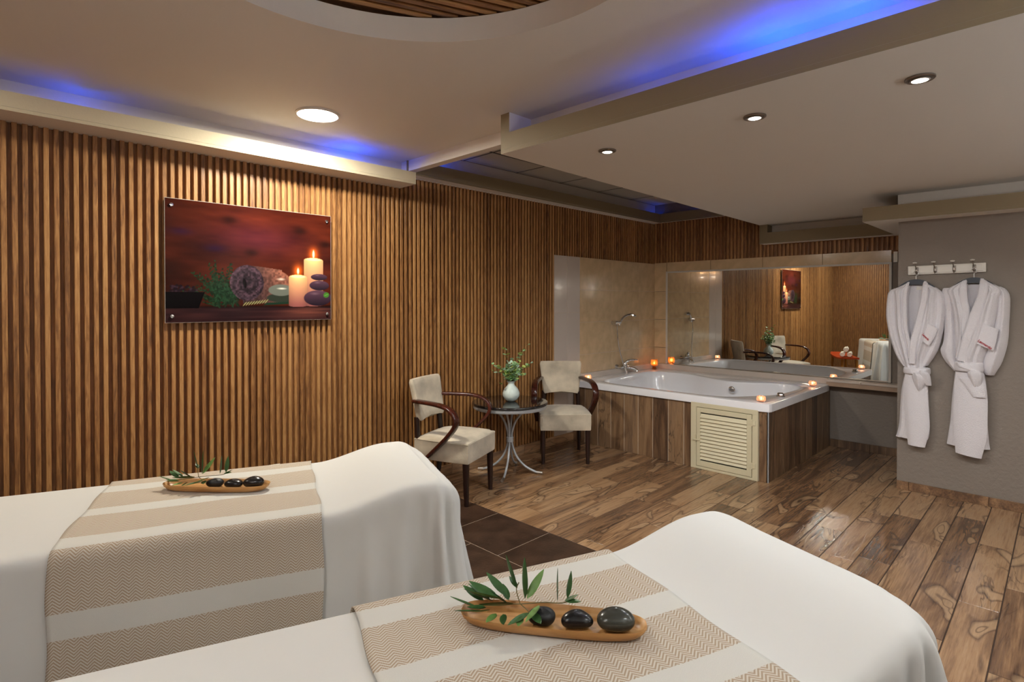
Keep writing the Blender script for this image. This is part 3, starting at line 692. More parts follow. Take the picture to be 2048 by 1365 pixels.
lathe('flame', [(0.001, 0.063), (0.007, 0.070), (0.008, 0.076), (0.004, 0.088), (0.0004, 0.095)], 'flame', t, 10)
lamp('POINT', (6.10, 3.60, TZ + 0.085), 0.28, (1.0, 0.55, 0.2), 0.02, name='candle_light')

# ------------------------------------------------------------ armchairs
def armchair(label, loc, rz):
    t = thing('armchair', label, 'chair', loc, rz, 'beige suede armchairs at the round table')
    # seat box with domed top, narrower at the rear
    nx, ny = 14, 14; vs, fs = [], []
    def P(u, v, k):   # u -1..1 across, v 0 front..1 back
        y = lerp(-0.235, 0.225, v); wx = lerp(0.228, 0.205, v) + 0.012 * math.sin(PI * min(1, v * 1.0))
        return u * wx, y + (0.03 * (1 - u * u) * (-1 if v == 0 else 0)) * 0
    top = [[None] * (nx + 1) for _ in range(ny + 1)]
    for j in range(ny + 1):
        for i in range(nx + 1):
            u = -1 + 2 * i / nx; v = j / ny; x, y = P(u, v, 0)
            e = max(abs(u), abs(2 * v - 1)); z = 0.470 + 0.018 * (1 - u * u) * math.sin(PI * v) - 0.014 * sm((e - 0.88) / 0.12)
            rear = sm((v - 0.75) / 0.25); z -= 0.012 * rear
            vs.append((x, y, z))
    def rid(i, j): return j * (nx + 1) + i
    for j in range(ny):
        for i in range(nx): fs.append((rid(i, j), rid(i + 1, j), rid(i + 1, j + 1), rid(i, j + 1)))
    bd = [(i, 0) for i in range(nx)] + [(nx, j) for j in range(ny)] + [(i, ny) for i in range(nx, 0, -1)] + [(0, j) for j in range(ny, 0, -1)]
    prev = [rid(i, j) for i, j in bd]
    for dz, gro in ((0.445, 1.012), (0.44, 1.005), (0.38, 1.008), (0.315, 1.0), (0.308, 0.985)):
        cur = []
        for i, j in bd:
            x, y, z = vs[rid(i, j)]; cur.append(len(vs)); vs.append((x * gro, (y + 0.005) * gro - 0.005, dz))
        n_ = len(bd)
        for k in range(n_): fs.append((prev[k], cur[k], cur[(k + 1) % n_], prev[(k + 1) % n_]))
        prev = cur
    fs.append(tuple(prev))
    bm = bmesh.new(); vv = [bm.verts.new(v) for v in vs]
    for f in fs: bm.faces.new([vv[i] for i in f])
    s_ = bm_obj('seat', bm, 'suede', t, True)
    tube('seam', [(vs[rid(i, j)][0] * 1.012, (vs[rid(i, j)][1]) * 1.008, 0.449) for i, j in bd] + [(vs[rid(0, 0)][0] * 1.012, vs[rid(0, 0)][1] * 1.008, 0.449)], 0.0022, 'suede', s_, 6)
    # backrest: wider at the top, leaning back
    vs, fs = [], []; nz, nn = 14, 28
    for k in range(nz + 1):
        v = k / nz; z = lerp(0.575, 0.885, v); hw = lerp(0.170, 0.208, v ** 0.8); yc = lerp(0.205, 0.262, v); th = lerp(0.032, 0.026, v)
        if v > 0.93: z -= 0.0; hw -= 0.010; th *= 0.7
        if v < 0.05: hw -= 0.008; th *= 0.7
        for i in range(nn):
            a = 2 * PI * i / nn; cx = math.copysign(abs(math.cos(a)) ** 0.28, math.cos(a)); sy = math.copysign(abs(math.sin(a)) ** 0.45, math.sin(a))
            curve = 0.020 * (1 - (cx) ** 2)
            zz = z - (0.018 * (1 - v) ** 3 * -1) * (1 - cx * cx)
            vs.append((cx * hw, yc + sy * th + curve, zz))
    for k in range(nz):
        for i in range(nn): j = (i + 1) % nn; fs.append((k * nn + i, k * nn + j, (k + 1) * nn + j, (k + 1) * nn + i))
    fs.append(tuple(reversed(range(nn)))); fs.append(tuple(nz * nn + i for i in range(nn)))
    bm = bmesh.new(); vv = [bm.verts.new(v) for v in vs]
    for f in fs: bm.faces.new([vv[i] for i in f])
    bm_obj('backrest', bm, 'suede', t, True)
    for s in (-1, 1):
        # front legs taper, rear legs splay and run up into the back
        tube('leg', [(s * 0.203, -0.205, 0.31), (s * 0.203, -0.207, 0.15), (s * 0.203, -0.210, 0.0)], [1.0, 0.86, 0.66], 'mahogany_dark', t, sq=(0.044, 0.044))
        tube('leg', catmull([(s * 0.165, 0.232, 0.60), (s * 0.172, 0.222, 0.45), (s * 0.178, 0.222, 0.30), (s * 0.182, 0.245, 0.12), (s * 0.184, 0.275, 0.0)], 5), [1.0] * 11 + [0.9] * 5 + [0.75] * 5, 'mahogany_dark', t, sq=(0.034, 0.042))
        arm = catmull([(s * 0.195, 0.235, 0.728), (s * 0.225, 0.12, 0.728), (s * 0.258, -0.02, 0.722), (s * 0.275, -0.115, 0.698), (s * 0.282, -0.165, 0.645), (s * 0.280, -0.160, 0.585), (s * 0.268, -0.10, 0.510), (s * 0.250, -0.01, 0.425), (s * 0.232, 0.09, 0.335)], 6)
        tube('armrest', arm, 1.0, 'mahogany', t, sq=(0.056, 0.024))
    return t
armchair('beige suede armchair in front of the slatted wall, left of the round table', (2.70, 3.315, 0), R(22))
armchair('beige suede armchair between the round table and the bathtub', (4.055, 3.36, 0), R(-44.5))

# ------------------------------------------------------------ round table, vase, eucalyptus
tb = thing('round_table', 'small round table with black glass top and curved silver legs', 'table', (3.38, 3.395, 0))
lathe('glass_top', [(0.0, 0.592), (0.318, 0.592), (0.325, 0.597), (0.325, 0.611), (0.3215, 0.6148), (0.316, 0.615), (0, 0.615)], 'black', tb, 64)
lathe('metal_rim', [(0.300, 0.566), (0.312, 0.562), (0.316, 0.566), (0.316, 0.590), (0.300, 0.5915)], 'silver', tb, 64)
for a in (32, 122, 212, 302):
    ca, sa = math.cos(R(a)), math.sin(R(a))
    pts = [(r * ca, r * sa, z) for r, z in ((0.165, 0.565), (0.115, 0.525), (0.055, 0.45), (0.022, 0.36), (0.017, 0.29), (0.024, 0.23), (0.060, 0.14), (0.130, 0.065), (0.215, 0.022), (0.262, 0.012))]
    lg = tube('leg', catmull(pts, 6), 0.0095, 'silver', tb, 10)
    tube('foot_cap', [(0.235 * ca, 0.235 * sa, 0.0165), (0.285 * ca, 0.285 * sa, 0.013)], 0.0125, 'steel', lg, 12)
lathe('collar', [(0.026, 0.262), (0.031, 0.266), (0.030, 0.280), (0.030, 0.295), (0.031, 0.304), (0.026, 0.308)], 'silver', tb, 24)
va = thing('vase', 'rounded pale green crackle ceramic vase on the black table', 'vase', (3.385, 3.385, 0.615))
lathe('vase_body', [(0.0, 0.0), (0.030, 0.001), (0.055, 0.018), (0.073, 0.050), (0.074, 0.075), (0.060, 0.108), (0.036, 0.135), (0.026, 0.150), (0.029, 0.162), (0.042, 0.176), (0.039, 0.1765), (0.025, 0.162), (0.021, 0.150), (0.020, 0.10), (0, 0.09)], 'vase', va, 40)
bq = thing('eucalyptus_bunch', 'green eucalyptus sprigs standing in the pale vase', 'plant', (3.385, 3.385, 0.615 + 0.10))
leafm = []
def leaf_mesh(name, L_, W_, mats, fold=0.15, curl=0.12, round_=False, n=6):
    vs, fs = [], []
    for i in range(n + 1):
        t = i / n; w_ = W_ / 2 * (math.sin(PI * (t ** (0.8 if not round_ else 0.75))) ** (0.8 if not round_ else 0.55)) + 0.0004
        z = curl * L_ * t * t
        vs += [(L_ * t, -w_, z + w_ * fold), (L_ * t, 0, z), (L_ * t, w_, z + w_ * fold)]
    for i in range(n):
        a = i * 3; fs += [(a, a + 3, a + 4, a + 1), (a + 1, a + 4, a + 5, a + 2)]
    n0 = len(vs)   # give the blade a little thickness
    vs += [(x, y, z - 0.0006) for x, y, z in vs]
    fs += [tuple(n0 + q for q in reversed(f)) for f in fs]
    me = bpy.data.meshes.new(name); me.from_pydata(vs, [], fs); me.materials.append(M[mats]); me.polygons.foreach_set('use_smooth', [True] * len(me.polygons)); me.update(); return me
euc = [leaf_mesh('leaf', 0.040, 0.036, k, round_=True) for k in ('euc', 'euc', 'euc2', 'euc3')]
rnd = random.Random(3)
# view basis: to the right in the picture is (0.707,-0.708)
RX = Vector((0.706, -0.708, 0)); FW = Vector((0.708, 0.706, 0))
tips = [(0.0, 0.02, 0.13), (-0.04, -0.03, 0.15), (0.05, 0.0, 0.14), (-0.07, 0.03, 0.10), (0.08, -0.04, 0.11), (0.02, -0.06, 0.16), (-0.02, -0.07, 0.10), (0.05, -0.07, 0.09), (-0.165, -0.02, 0.20), (-0.15, 0.05, 0.13), (-0.055, 0.0, 0.33), (0.02, 0.05, 0.24), (0.10, 0.0, 0.32), (0.145, -0.03, 0.37), (0.19, 0.04, 0.21), (0.06, -0.06, 0.20), (-0.09, -0.07, 0.17), (-0.075, -0.06, 0.035), (0.11, 0.02, 0.10), (0.0, -0.08, 0.22), (-0.03, 0.07, 0.20), (0.12, 0.07, 0.17)]
for tx, ty, tz in tips:
    tip = RX * tx + FW * ty + Vector((0, 0, tz + 0.02))
    mid = tip * 0.45 + Vector((0, 0, 0.07 if tz > 0.1 else 0.12))
    st = catmull([(0, 0, -0.0), (RX * tx * 0.08 + Vector((0, 0, 0.08))), mid, tip], 5)
    tube('stem', st, 0.0013, 'stem', bq, 5)
    nn = 7 if tz > 0.12 else 5
    for k in range(nn):
        f = 0.42 + 0.58 * k / (nn - 1); p = st[min(len(st) - 1, int(f * (len(st) - 1)))]
        for sd in (0, 1):
            az = rnd.random() * 2 * PI; el = rnd.uniform(-0.4, 0.7); sc = rnd.uniform(0.75, 1.25) * (1.15 - 0.4 * (k / (nn - 1)))
            q = Euler((rnd.uniform(-1, 1), -el, az)); o = bpy.data.objects.new('leaf', rnd.choice(euc)); COL.objects.link(o); o.parent = bq
            o.location = p; o.rotation_euler = q; o.scale = (sc, sc, sc)

# ------------------------------------------------------------ picture
def picture_colors(W, Hh):
    rng = np.random.default_rng(5)
    U, V = np.meshgrid((np.arange(W) + .5) / W, (np.arange(Hh) + .5) / Hh)
    def vnoise(fx, fy, seed):
        r = np.random.default_rng(seed); g_ = r.random((int(fy) + 3, int(fx) + 3)); x = U * fx; y = V * fy
        xi = x.astype(int); yi = y.astype(int); fx_ = x - xi; fy_ = y - yi; fx_ = fx_ ** 2 * (3 - 2 * fx_); fy_ = fy_ ** 2 * (3 - 2 * fy_)
        return (g_[yi, xi] * (1 - fx_) + g_[yi, xi + 1] * fx_) * (1 - fy_) + (g_[yi + 1, xi] * (1 - fx_) + g_[yi + 1, xi + 1] * fx_) * fy_
    def mixc(img, mask, col):
        col = np.array(col, float) if not isinstance(col, np.ndarray) else col
        m = np.clip(mask, 0, 1)[..., None]; return img * (1 - m) + col * m
    def ell(cx, cy, rx, ry, ang=0, soft=0.04):
        a = math.radians(ang); asp = 1.41; dx = (U - cx) * asp; dy = V - cy
        x = dx * math.cos(a) + dy * math.sin(a); y = -dx * math.sin(a) + dy * math.cos(a)
        return 1 - np.clip((np.sqrt((x / rx) ** 2 + (y / ry) ** 2) - 1 + soft) / soft, 0, 1)
    n = 0.55 * vnoise(4, 9, 1) + 0.3 * vnoise(8, 22, 2) + 0.15 * vnoise(16, 50, 3)
    bg = np.stack([70 + 95 * n, 22 + 42 * n, 14 + 22 * n], -1)
    bg *= (0.75 + 0.35 * np.clip(U * 1.2, 0, 1))[..., None]
    bg += np.stack([np.zeros_like(U)] * 2 + [30 * np.exp(-((U - .5) ** 2 / .08 + (V - .72) ** 2 / .02))], -1)
    for cx, cy in ((.34, .87), (.78, .83), (.96, .72), (.47, .60)): bg = mixc(bg, 0.6 * np.exp(-(((U - cx) / .045) ** 2 + ((V - cy) / .035) ** 2)), [32, 14, 14])
    for cx, cy in ((.08, .74), (.26, .62)): bg = mixc(bg, 0.45 * np.exp(-(((U - cx) / .06) ** 2 + ((V - cy) / .03) ** 2)), [50, 22, 110])
    img = bg * 0.62
    tb_ = (V < 0.125)
    t_n = vnoise(6, 60, 9); tcol = np.stack([38 + 26 * t_n, 22 + 14 * t_n, 26 + 10 * t_n], -1)
    tcol += np.exp(-(((U - .82) / .16) ** 2 + ((V - .09) / .05) ** 2))[..., None] * np.array([110, 60, 40]) * (0.4 + 0.6 * t_n[..., None])
    img = np.where(tb_[..., None], tcol, img)
    img = mixc(img, ((V > .10) & (V < .16)) * np.exp(-((V - .125) / .012) ** 2) * .6, [14, 8, 10])
    # fern
    r = random.Random(4)
    for k in range(80):
        bx, by = .31 + r.uniform(-.06, .08), .13 + r.uniform(0, .12); a = r.uniform(60, 172); L_ = r.uniform(.12, .30)
        dx, dy = math.cos(math.radians(a)), math.sin(math.radians(a))
        for s in range(9):
            f = s / 8; cx = bx + dx * L_ * f / 1.41; cy = by + dy * L_ * f
            g0 = r.uniform(.5, 1.3)
            img = mixc(img, ell(cx, cy, .022 * (1.1 - f * .6), .008, a + r.uniform(-50, 50), .5), [18 * g0 + 8, 44 * g0 + 8, 26 * g0 + 6])
    # bowl
    for k in range(60): img = mixc(img, ell(.09 + r.uniform(-.07, .08), .25 + r.uniform(-.02, .055) * (1 - 0), .014, .012, 0, .5), [28, 18, 26] if k % 3 else [56, 38, 50])
    img = mixc(img, ((U < .205 - (0.25 - V) * .25) & (V > .115) & (V < .25)).astype(float), [9, 6, 8])
    # towel: body then rolled end
    body = ((U > .42) & (U < .735)).astype(float) * ((V > .155) & (V < .485 - (np.clip(U - .5, 0, 1)) * .16)).astype(float)
    body *= np.where(U > .66, ell(.63, .29, .15, .165, 0, .05), 1.0)
    tn = vnoise(95, 70, 11); sh = np.clip((U - .45) / .28, 0, 1); vv_ = np.clip((V - .16) / .3, 0, 1)
    tc_ = np.stack([62 + 125 * sh * (0.4 + .6 * vv_), 44 + 72 * sh * (0.4 + .6 * vv_), 46 + 44 * sh * (.4 + .6 * vv_)], -1) * (0.72 + 0.45 * tn[..., None])
    img = mixc(img, body, tc_)
    rr = np.sqrt(((U - .445) * 1.41 / .142) ** 2 + ((V - .335) / .155) ** 2); th = np.arctan2((V - .335), (U - .445))
    spiral = 0.5 + 0.5 * np.cos(2 * PI * (rr * 2.6 - th / (2 * PI)) + 2.2 * (vnoise(22, 16, 31) - .5))
    ec = np.stack([50 + 20 * spiral, 38 + 13 * spiral, 46 + 15 * spiral], -1) * (0.55 + 0.75 * vnoise(110, 80, 33)[..., None]) * (0.75 + 0.4 * np.clip(rr, 0, 1))[..., None]
    img = mixc(img, (rr < 1).astype(float), ec)
    img = mixc(img, ell(.43, .33, .018, .055, 8, .3), [14, 8, 12])
    # flat stones beside the towel and a dry frond
    img = mixc(img, ell(.655, .205, .135, .042, 0, .1), [46, 52, 44]); img = mixc(img, ell(.655, .275, .12, .055, 0, .1), [104, 108, 100]); img = mixc(img, .9 * ell(.66, .29, .055, .012, 0, .8), [245, 240, 225])
    img = mixc(img, .85 * ell(.655, .375, .05, .016, 0, .9), [250, 235, 215])
    for k in range(9): img = mixc(img, ell(.43 + k * .0165, .15 + .003 * k, .030, .0055, 48, .4), [150, 150, 96])
    for k in range(14): img = mixc(img, ell(.56 + k * .014, .15 + .001 * k, .03, .007, 30, .4), [24, 50, 36])
    # candles
    def candle(x0, x1, z0, z1, ed):
        nonlocal img
        m = ((U > x0) & (U < x1) & (V > z0) & (V < z1)).astype(float)
        m = np.maximum(m, ell((x0 + x1) / 2, z1, (x1 - x0) / 2 * 1.41, .022, 0, .05)); m = np.maximum(m, ell((x0 + x1) / 2, z0, (x1 - x0) / 2 * 1.41, .014, 0, .05))
        k = np.clip((V - z0) / (z1 - z0), 0, 1); e = np.abs((U - (x0 + x1) / 2) / ((x1 - x0) / 2))
        c = np.stack([150 + 105 * k, 88 + 105 * k, 84 + 48 * k], -1) * (1.04 - 0.16 * e[..., None] ** 2); img = mixc(img, m, np.clip(c, 0, 255))
        img = mixc(img, ell((x0 + x1) / 2, z1 + .004, (x1 - x0) / 2 * 1.3, .013, 0, .3), [255, 226, 176])
        g_ = np.exp(-((((U - (x0 + x1) / 2) * 1.41) / .045) ** 2 + ((V - z1 - .055) / .06) ** 2)); img = np.clip(img + g_[..., None] * np.array([190, 90, 20]), 0, 255)
        img = mixc(img, ell((x0 + x1) / 2, z1 + .055, .014, .045 * ed, 0, .5), [255, 246, 210])
    candle(.807, .943, .14, .565, 1.15); candle(.706, .830, .135, .40, .85)
    for cx, cy, rx, ry in ((.914, .405, .085, .032), (.916, .325, .102, .048), (.905, .205, .142, .076)):
        e = ell(cx, cy, rx, ry, 0, .06); k = np.clip((V - (cy - ry)) / (2 * ry), 0, 1)
        img = mixc(img, e, np.stack([34 + 62 * k, 24 + 40 * k, 36 + 46 * k], -1)); img = mixc(img, .5 * ell(cx - rx * .15, cy + ry * .55, rx * .4, ry * .22, 0, .9), [150, 120, 130])
    img = mixc(img, ell(.965, .235, .032, .028, 20, .2), [70, 130, 46]); img = mixc(img, ell(.965, .235, .03, .002, 20, .5), [150, 200, 110])
    return np.clip(img, 0, 255) / 255
pic = thing('wall_picture', 'acrylic print of candles, towel and stones mounted on the slats', 'picture', (1.377, 3.70, 1.347))
PWd, PHt = 1.030, 0.732
box('acrylic_panel', (-PWd / 2, 0.0, 0), (PWd / 2, 0.006, PHt), plain('acrylic_edge', srgb(170, 160, 150), 0.1), pic, 0.001, 1)
nW, nH = 400, 284
colr = picture_colors(nW + 1, nH + 1)
gx, gz = np.meshgrid(np.linspace(-PWd / 2 + .003, PWd / 2 - .003, nW + 1), np.linspace(.003, PHt - .003, nH + 1))
vv = np.stack([gx, np.full_like(gx, -0.0006), gz], -1).reshape(-1, 3)
ii = np.arange(nH)[:, None] * (nW + 1) + np.arange(nW)[None, :]
ff = np.stack([ii, ii + 1, ii + nW + 2, ii + nW + 1], -1).reshape(-1, 4)
me = bpy.data.meshes.new('print'); me.vertices.add(len(vv)); me.vertices.foreach_set('co', vv.ravel()); me.loops.add(ff.size); me.loops.foreach_set('vertex_index', ff.ravel())
me.polygons.add(len(ff)); me.polygons.foreach_set('loop_start', np.arange(0, ff.size, 4)); me.polygons.foreach_set('loop_total', np.full(len(ff), 4)); me.update(); me.validate()
ca_ = me.color_attributes.new('print', 'FLOAT_COLOR', 'POINT')
lin = np.where(colr <= .04045, colr / 12.92, ((colr + .055) / 1.055) ** 2.4)
ca_.data.foreach_set('color', np.concatenate([lin, np.ones(lin.shape[:2] + (1,))], -1).reshape(-1).astype('f'))
m_, nt_, b_ = newmat('printed_picture'); at_ = N(nt_, 'ShaderNodeAttribute'); at_.attribute_name = 'print'
nt_.links.new(at_.outputs['Color'], b_.inputs['Base Color']); b_.inputs['Roughness'].default_value = 0.2; b_.inputs['Specular IOR Level'].default_value = 0.12
lin *= 0.8; ca_.data.foreach_set('color', np.concatenate([lin, np.ones(lin.shape[:2] + (1,))], -1).reshape(-1).astype('f')); M['print'] = m_; link_obj('print', me, 'print', pic)
for x in (-PWd / 2 + .035, PWd / 2 - .035):
    for z in (.04, PHt - .04): lathe('standoff', [(0.0, 0.008), (0.010, 0.007), (0.011, -0.0), (0.011, -0.004), (0.008, -0.006), (0.008, -0.03), (0, -0.03)], 'chrome', pic, 16, (x, -0.003, z), (R(90), 0, 0))

# ------------------------------------------------------------ massage tables, sheets, runners
def runner_mat(name, period, phase, per_s=0.033):
    m, nt, b = newmat(name); L = nt.links
    uv = N(nt, 'ShaderNodeUVMap'); uv.uv_map = 'UVMap'; sp = N(nt, 'ShaderNodeSeparateXYZ'); L.new(uv.outputs[0], sp.inputs[0])
    def math_(op, a, b_=None, c=None):
        n = N(nt, 'ShaderNodeMath', operation=op)
        for i, v in enumerate((a, b_, c)):
            if v is None: continue
            if isinstance(v, (int, float)): n.inputs[i].default_value = v
            else: L.new(v, n.inputs[i])
        return n.outputs[0]
    s, v = sp.outputs[0], sp.outputs[1]
    # bands across the cloth
    wob = N(nt, 'ShaderNodeTexNoise'); wob.inputs['Scale'].default_value = 160; L.new(uv.outputs[0], wob.inputs['Vector'])
    vw = math_('ADD', v, math_('MULTIPLY', math_('SUBTRACT', wob.outputs['Fac'], 0.5), 0.008))
    ph = math_('PINGPONG', math_('SUBTRACT', vw, phase), period / 2)      # 0 at the middle of a white band
    beige = math_('GREATER_THAN', ph, 0.037)
    # chevron: zigzag with period per_s along s
    zz = math_('PINGPONG', s, per_s / 2)
    ln = math_('MODULO', math_('ADD', math_('ADD', v, 10.0), math_('MULTIPLY', zz, 0.95)), 0.0090)
    line = math_('SUBTRACT', 1.0, math_('MULTIPLY', math_('ABSOLUTE', math_('SUBTRACT', ln, 0.0045)), 1 / 0.0045))
    st = math_('MODULO', math_('ADD', s, 10.0), 0.0028)
    thr = math_('GREATER_THAN', st, 0.0007)
    lw = ramp(nt, [(0.34, (0, 0, 0)), (0.62, (1, 1, 1))]); L.new(line, lw.inputs[0])
    fac = math_('MULTIPLY', math_('MULTIPLY', lw.outputs[0], thr), beige)
    nz = N(nt, 'ShaderNodeTexNoise'); nz.inputs['Scale'].default_value = 900; nz.inputs['Detail'].default_value = 2; L.new(uv.outputs[0], nz.inputs['Vector'])
    c = N(nt, 'ShaderNodeMix', data_type='RGBA'); L.new(fac, c.inputs[0])
    cw = N(nt, 'ShaderNodeMix', data_type='RGBA'); L.new(beige, cw.inputs[0]); cw.inputs[6].default_value = (*srgb(200, 197, 189), 1); cw.inputs[7].default_value = (*srgb(198, 190, 176), 1)
    L.new(cw.outputs[2], c.inputs[6]); c.inputs[7].default_value = (*srgb(150, 122, 94), 1)
    d = N(nt, 'ShaderNodeMix', data_type='RGBA', blend_type='MULTIPLY'); d.inputs[0].default_value = 1.0
    nr = ramp(nt, [(0.3, (0.86, 0.86, 0.86)), (0.7, (1.08, 1.08, 1.08))]); L.new(nz.outputs['Fac'], nr.inputs[0]); L.new(c.outputs[2], d.inputs[6]); L.new(nr.outputs[0], d.inputs[7])
    L.new(d.outputs[2], b.inputs['Base Color']); b.inputs['Roughness'].default_value = 0.95
    bp = N(nt, 'ShaderNodeBump'); bp.inputs['Strength'].default_value = 0.4; bp.inputs['Distance'].default_value = 0.002
    L.new(nz.outputs['Fac'], bp.inputs['Height']); L.new(bp.outputs[0], b.inputs['Normal'])
    return m
S0, SE, WB = -1.45, 0.50, 0.70
def ztop(s, bump): return 0.748 + bump * sm((s + 0.0) / 0.32) - 0.018 * sm((s - 0.36) / 0.14)
def build_bed(base, ang_deg, side, bump, labels, folds, rs0, rs1, period, phase, seed, hemlen, rcs=(0.12, 0.12)):
    """side=+1: base lies on the near long edge (t runs 0..WB); -1: base lies on the far edge"""
    a = R(ang_deg)
    t0, t1 = (0, WB) if side > 0 else (-WB, 0)
    lab = labels
    # the table under the cloth
    tt = thing('massage_table', lab['table'], 'massage table', (base[0], base[1], 0), a)
    def tb_(nm, aa, bb, m, bev=0.01): return box(nm, aa, bb, m, tt, bev, 2)
    tb_('mattress', (S0 + .05, t0 + .10, 0.66), (SE - .16, t1 - .10, 0.735), 'suede', 0.02)
    tb_('table_frame', (S0 + .08, t0 + .12, 0.60), (SE - .18, t1 - .12, 0.66), 'mahogany_dark')
    for s in (S0 + .15, SE - .20):
        for t in (t0 + .16, t1 - .16): tube('leg', [(s, t, 0.60), (s, t, 0.0)], 1.0, 'mahogany_dark', tt, sq=(0.05, 0.05))
    vs_, fs_ = [], []
    # sheet: rings from the centre line outwards, then down
    rr = random.Random(seed)
    outl = []
    Ls, Lt = SE - S0, WB
    r0_, r1_ = rcs
    corners = [((SE - r0_), (t0 + r0_), -PI / 2, r0_), ((SE - r1_), (t1 - r1_), 0, r1_), ((S0 + .1), (t1 - .1), PI / 2, .1), ((S0 + .1), (t0 + .1), PI, .1)]
    def seg(p, q, n_):
        return [(lerp(p[0], q[0], k / n_), lerp(p[1], q[1], k / n_)) for k in range(n_)]
    pts = []; nrm = []
    for ci, (cx, cy, a0, rc) in enumerate(corners):
        for k in range(30):
            an = a0 + PI / 2 * k / 30; pts.append((cx + rc * math.cos(an), cy + rc * math.sin(an))); nrm.append((math.cos(an), math.sin(an)))
        nx_ = corners[(ci + 1) % 4]; an = a0 + PI / 2; p = (cx + rc * math.cos(an), cy + rc * math.sin(an)); q = (nx_[0] + nx_[3] * math.cos(an), nx_[1] + nx_[3] * math.sin(an))
        n_ = 160 if ci in (1, 3) else 70
        for s_ in seg(p, q, n_): pts.append(s_); nrm.append((math.cos(an), math.sin(an)))
    n_ = len(pts)
    arc = [0.0]
    for i in range(1, n_): arc.append(arc[-1] + math.hypot(pts[i][0] - pts[i - 1][0], pts[i][1] - pts[i - 1][1]))
    tc = (t0 + t1) / 2
    def fold_amp(i):
        s, t = pts[i]
        near = min(abs(s - SE), 9)
        cornr = math.exp(-((math.hypot(s - SE, t - t0)) / 0.22) ** 2) + math.exp(-((math.hypot(s - SE, t - t1)) / 0.22) ** 2)
        end = math.exp(-((s - SE) / 0.25) ** 2)
        inrun = sm((s - (rs0 - .04)) / .04) * (1 - sm((s - rs1) / .05))
        return (folds[0] + folds[1] * cornr + folds[2] * end) * (1 - inrun), inrun
    phs = [rr.uniform(0, 6.28) for _ in range(6)]
    def fold(i, dep):
        s = arc[i]; am, inr = fold_amp(i)
        f = 0.5 * math.sin(s * 44 + phs[0] + 0.9 * math.sin(s * 9)) + 0.32 * math.sin(s * 71 + phs[1] + dep * 1.5) + 0.35 * math.sin(s * 23 + phs[2] - dep * 2)
        f = math.copysign(abs(f) ** 0.85, f)
        cg = math.exp(-((math.hypot(pts[i][0] - SE, pts[i][1] - t0)) / 0.26) ** 2) + 0.7 * math.exp(-((math.hypot(pts[i][0] - SE, pts[i][1] - t1)) / 0.2) ** 2)
        gath = folds[3] * cg * math.sin(s * 92 + 1.3 * math.sin(s * 17)) * sm(dep / 0.09) * (0.7 + dep)
        return am * f * sm(dep / 0.24) * (0.45 + 0.8 * dep) + gath
    rad_side, rad_end = 0.035, 0.10
    def edge(i, o):
        """o: distance along the cloth past the start of the rounding"""
        ex = abs(nrm[i][0]) if nrm[i][0] > 0 else 0
        r = lerp(rad_side, rad_end, ex)
        if o < r * PI / 2: return r * math.sin(o / r) - r, r * (1 - math.cos(o / r))
        d = o - r * PI / 2; return 0.0 + 0.035 * sm(d / 0.6) * 1.0 + (0.05 * sm(d / .6) if ex > .3 else 0), r + d
    NT = 16
    rings_ = []
    for k in range(NT + 1):
        f = k / NT
        row_ = []
        for i in range(n_):
            s, t = pts[i]; ex = nrm[i][0] if nrm[i][0] > 0 else 0; r = lerp(rad_side, rad_end, ex)
            s2, t2 = s - nrm[i][0] * r, t - nrm[i][1] * r
            cs = max(S0 + WB / 2, min(SE - 0.12, s2)); p = (lerp(cs, s2, f), lerp(tc, t2, f))
            z = ztop(p[0], bump) + 0.0015 * math.sin(p[0] * 9 + 2) * math.sin(p[1] * 11)
            row_.append((p[0], p[1], z))
        rings_.append(row_)
    depths = [0.02, 0.04, 0.06, 0.085, 0.11, 0.14, 0.18] + [0.18 + 0.045 * k for k in range(1, 13)]
    zmin = []
    for o in depths:
        row_ = []
        for i in range(n_):
            s, t = pts[i]; off, drop = edge(i, o); am, inr = fold_amp(i)
            zt = ztop(min(s, SE - .03), bump); fl = fold(i, drop)
            hem = 0.03 + (0.05 + 0.03 * math.sin(arc[i] * 5)) * sm((nrm[i][0] - .5) * 3) * hemlen
            dmax = (zt - hem) * 0.74 / (zt - 0.02)
            if drop > dmax: off, _ = edge(i, o - (drop - dmax)); drop = dmax + 0.0004 * (drop - dmax); fl = fold(i, dmax)
            z = zt - drop * (zt - 0.02) / 0.74
            row_.append((s + nrm[i][0] * (off + fl), t + nrm[i][1] * (off + fl), z))
        rings_.append(row_)
    vs_ = [p for r_ in rings_ for p in r_]
    fs_ = []
    for k in range(len(rings_) - 1):
        for i in range(n_):
            j = (i + 1) % n_; fs_.append((k * n_ + i, (k + 1) * n_ + i, (k + 1) * n_ + j, k * n_ + j))
    sh_ = link_mesh('bed_sheet', vs_, fs_, 'sheet', None, True, (base[0], base[1], 0), (0, 0, a)); tag(sh_, lab['sheet'], 'sheet', 'white sheets over the massage tables')
    md = sh_.modifiers.new('smooth', 'SUBSURF'); md.levels = 1; md.render_levels = 1
    # runner over the sheet
    m_ = runner_mat('herringbone_cloth', period, phase)
    nu, path = 60, []
    r = rad_side
    far, near = (t1, t0)
    # path from far hem up, across, down the near side; v measured from the far top edge
    q = -0.50
    total = WB + 0.70
    lift = 0.006
    while q <= total + 1e-6:
        if q < 0: o = -q + r * PI / 4; side_ = 1
        elif q > WB: o = (q - WB) + r * PI / 4; side_ = -1
        else: o = None
        path.append(q); q += 0.0175
    verts, uvs = [], []
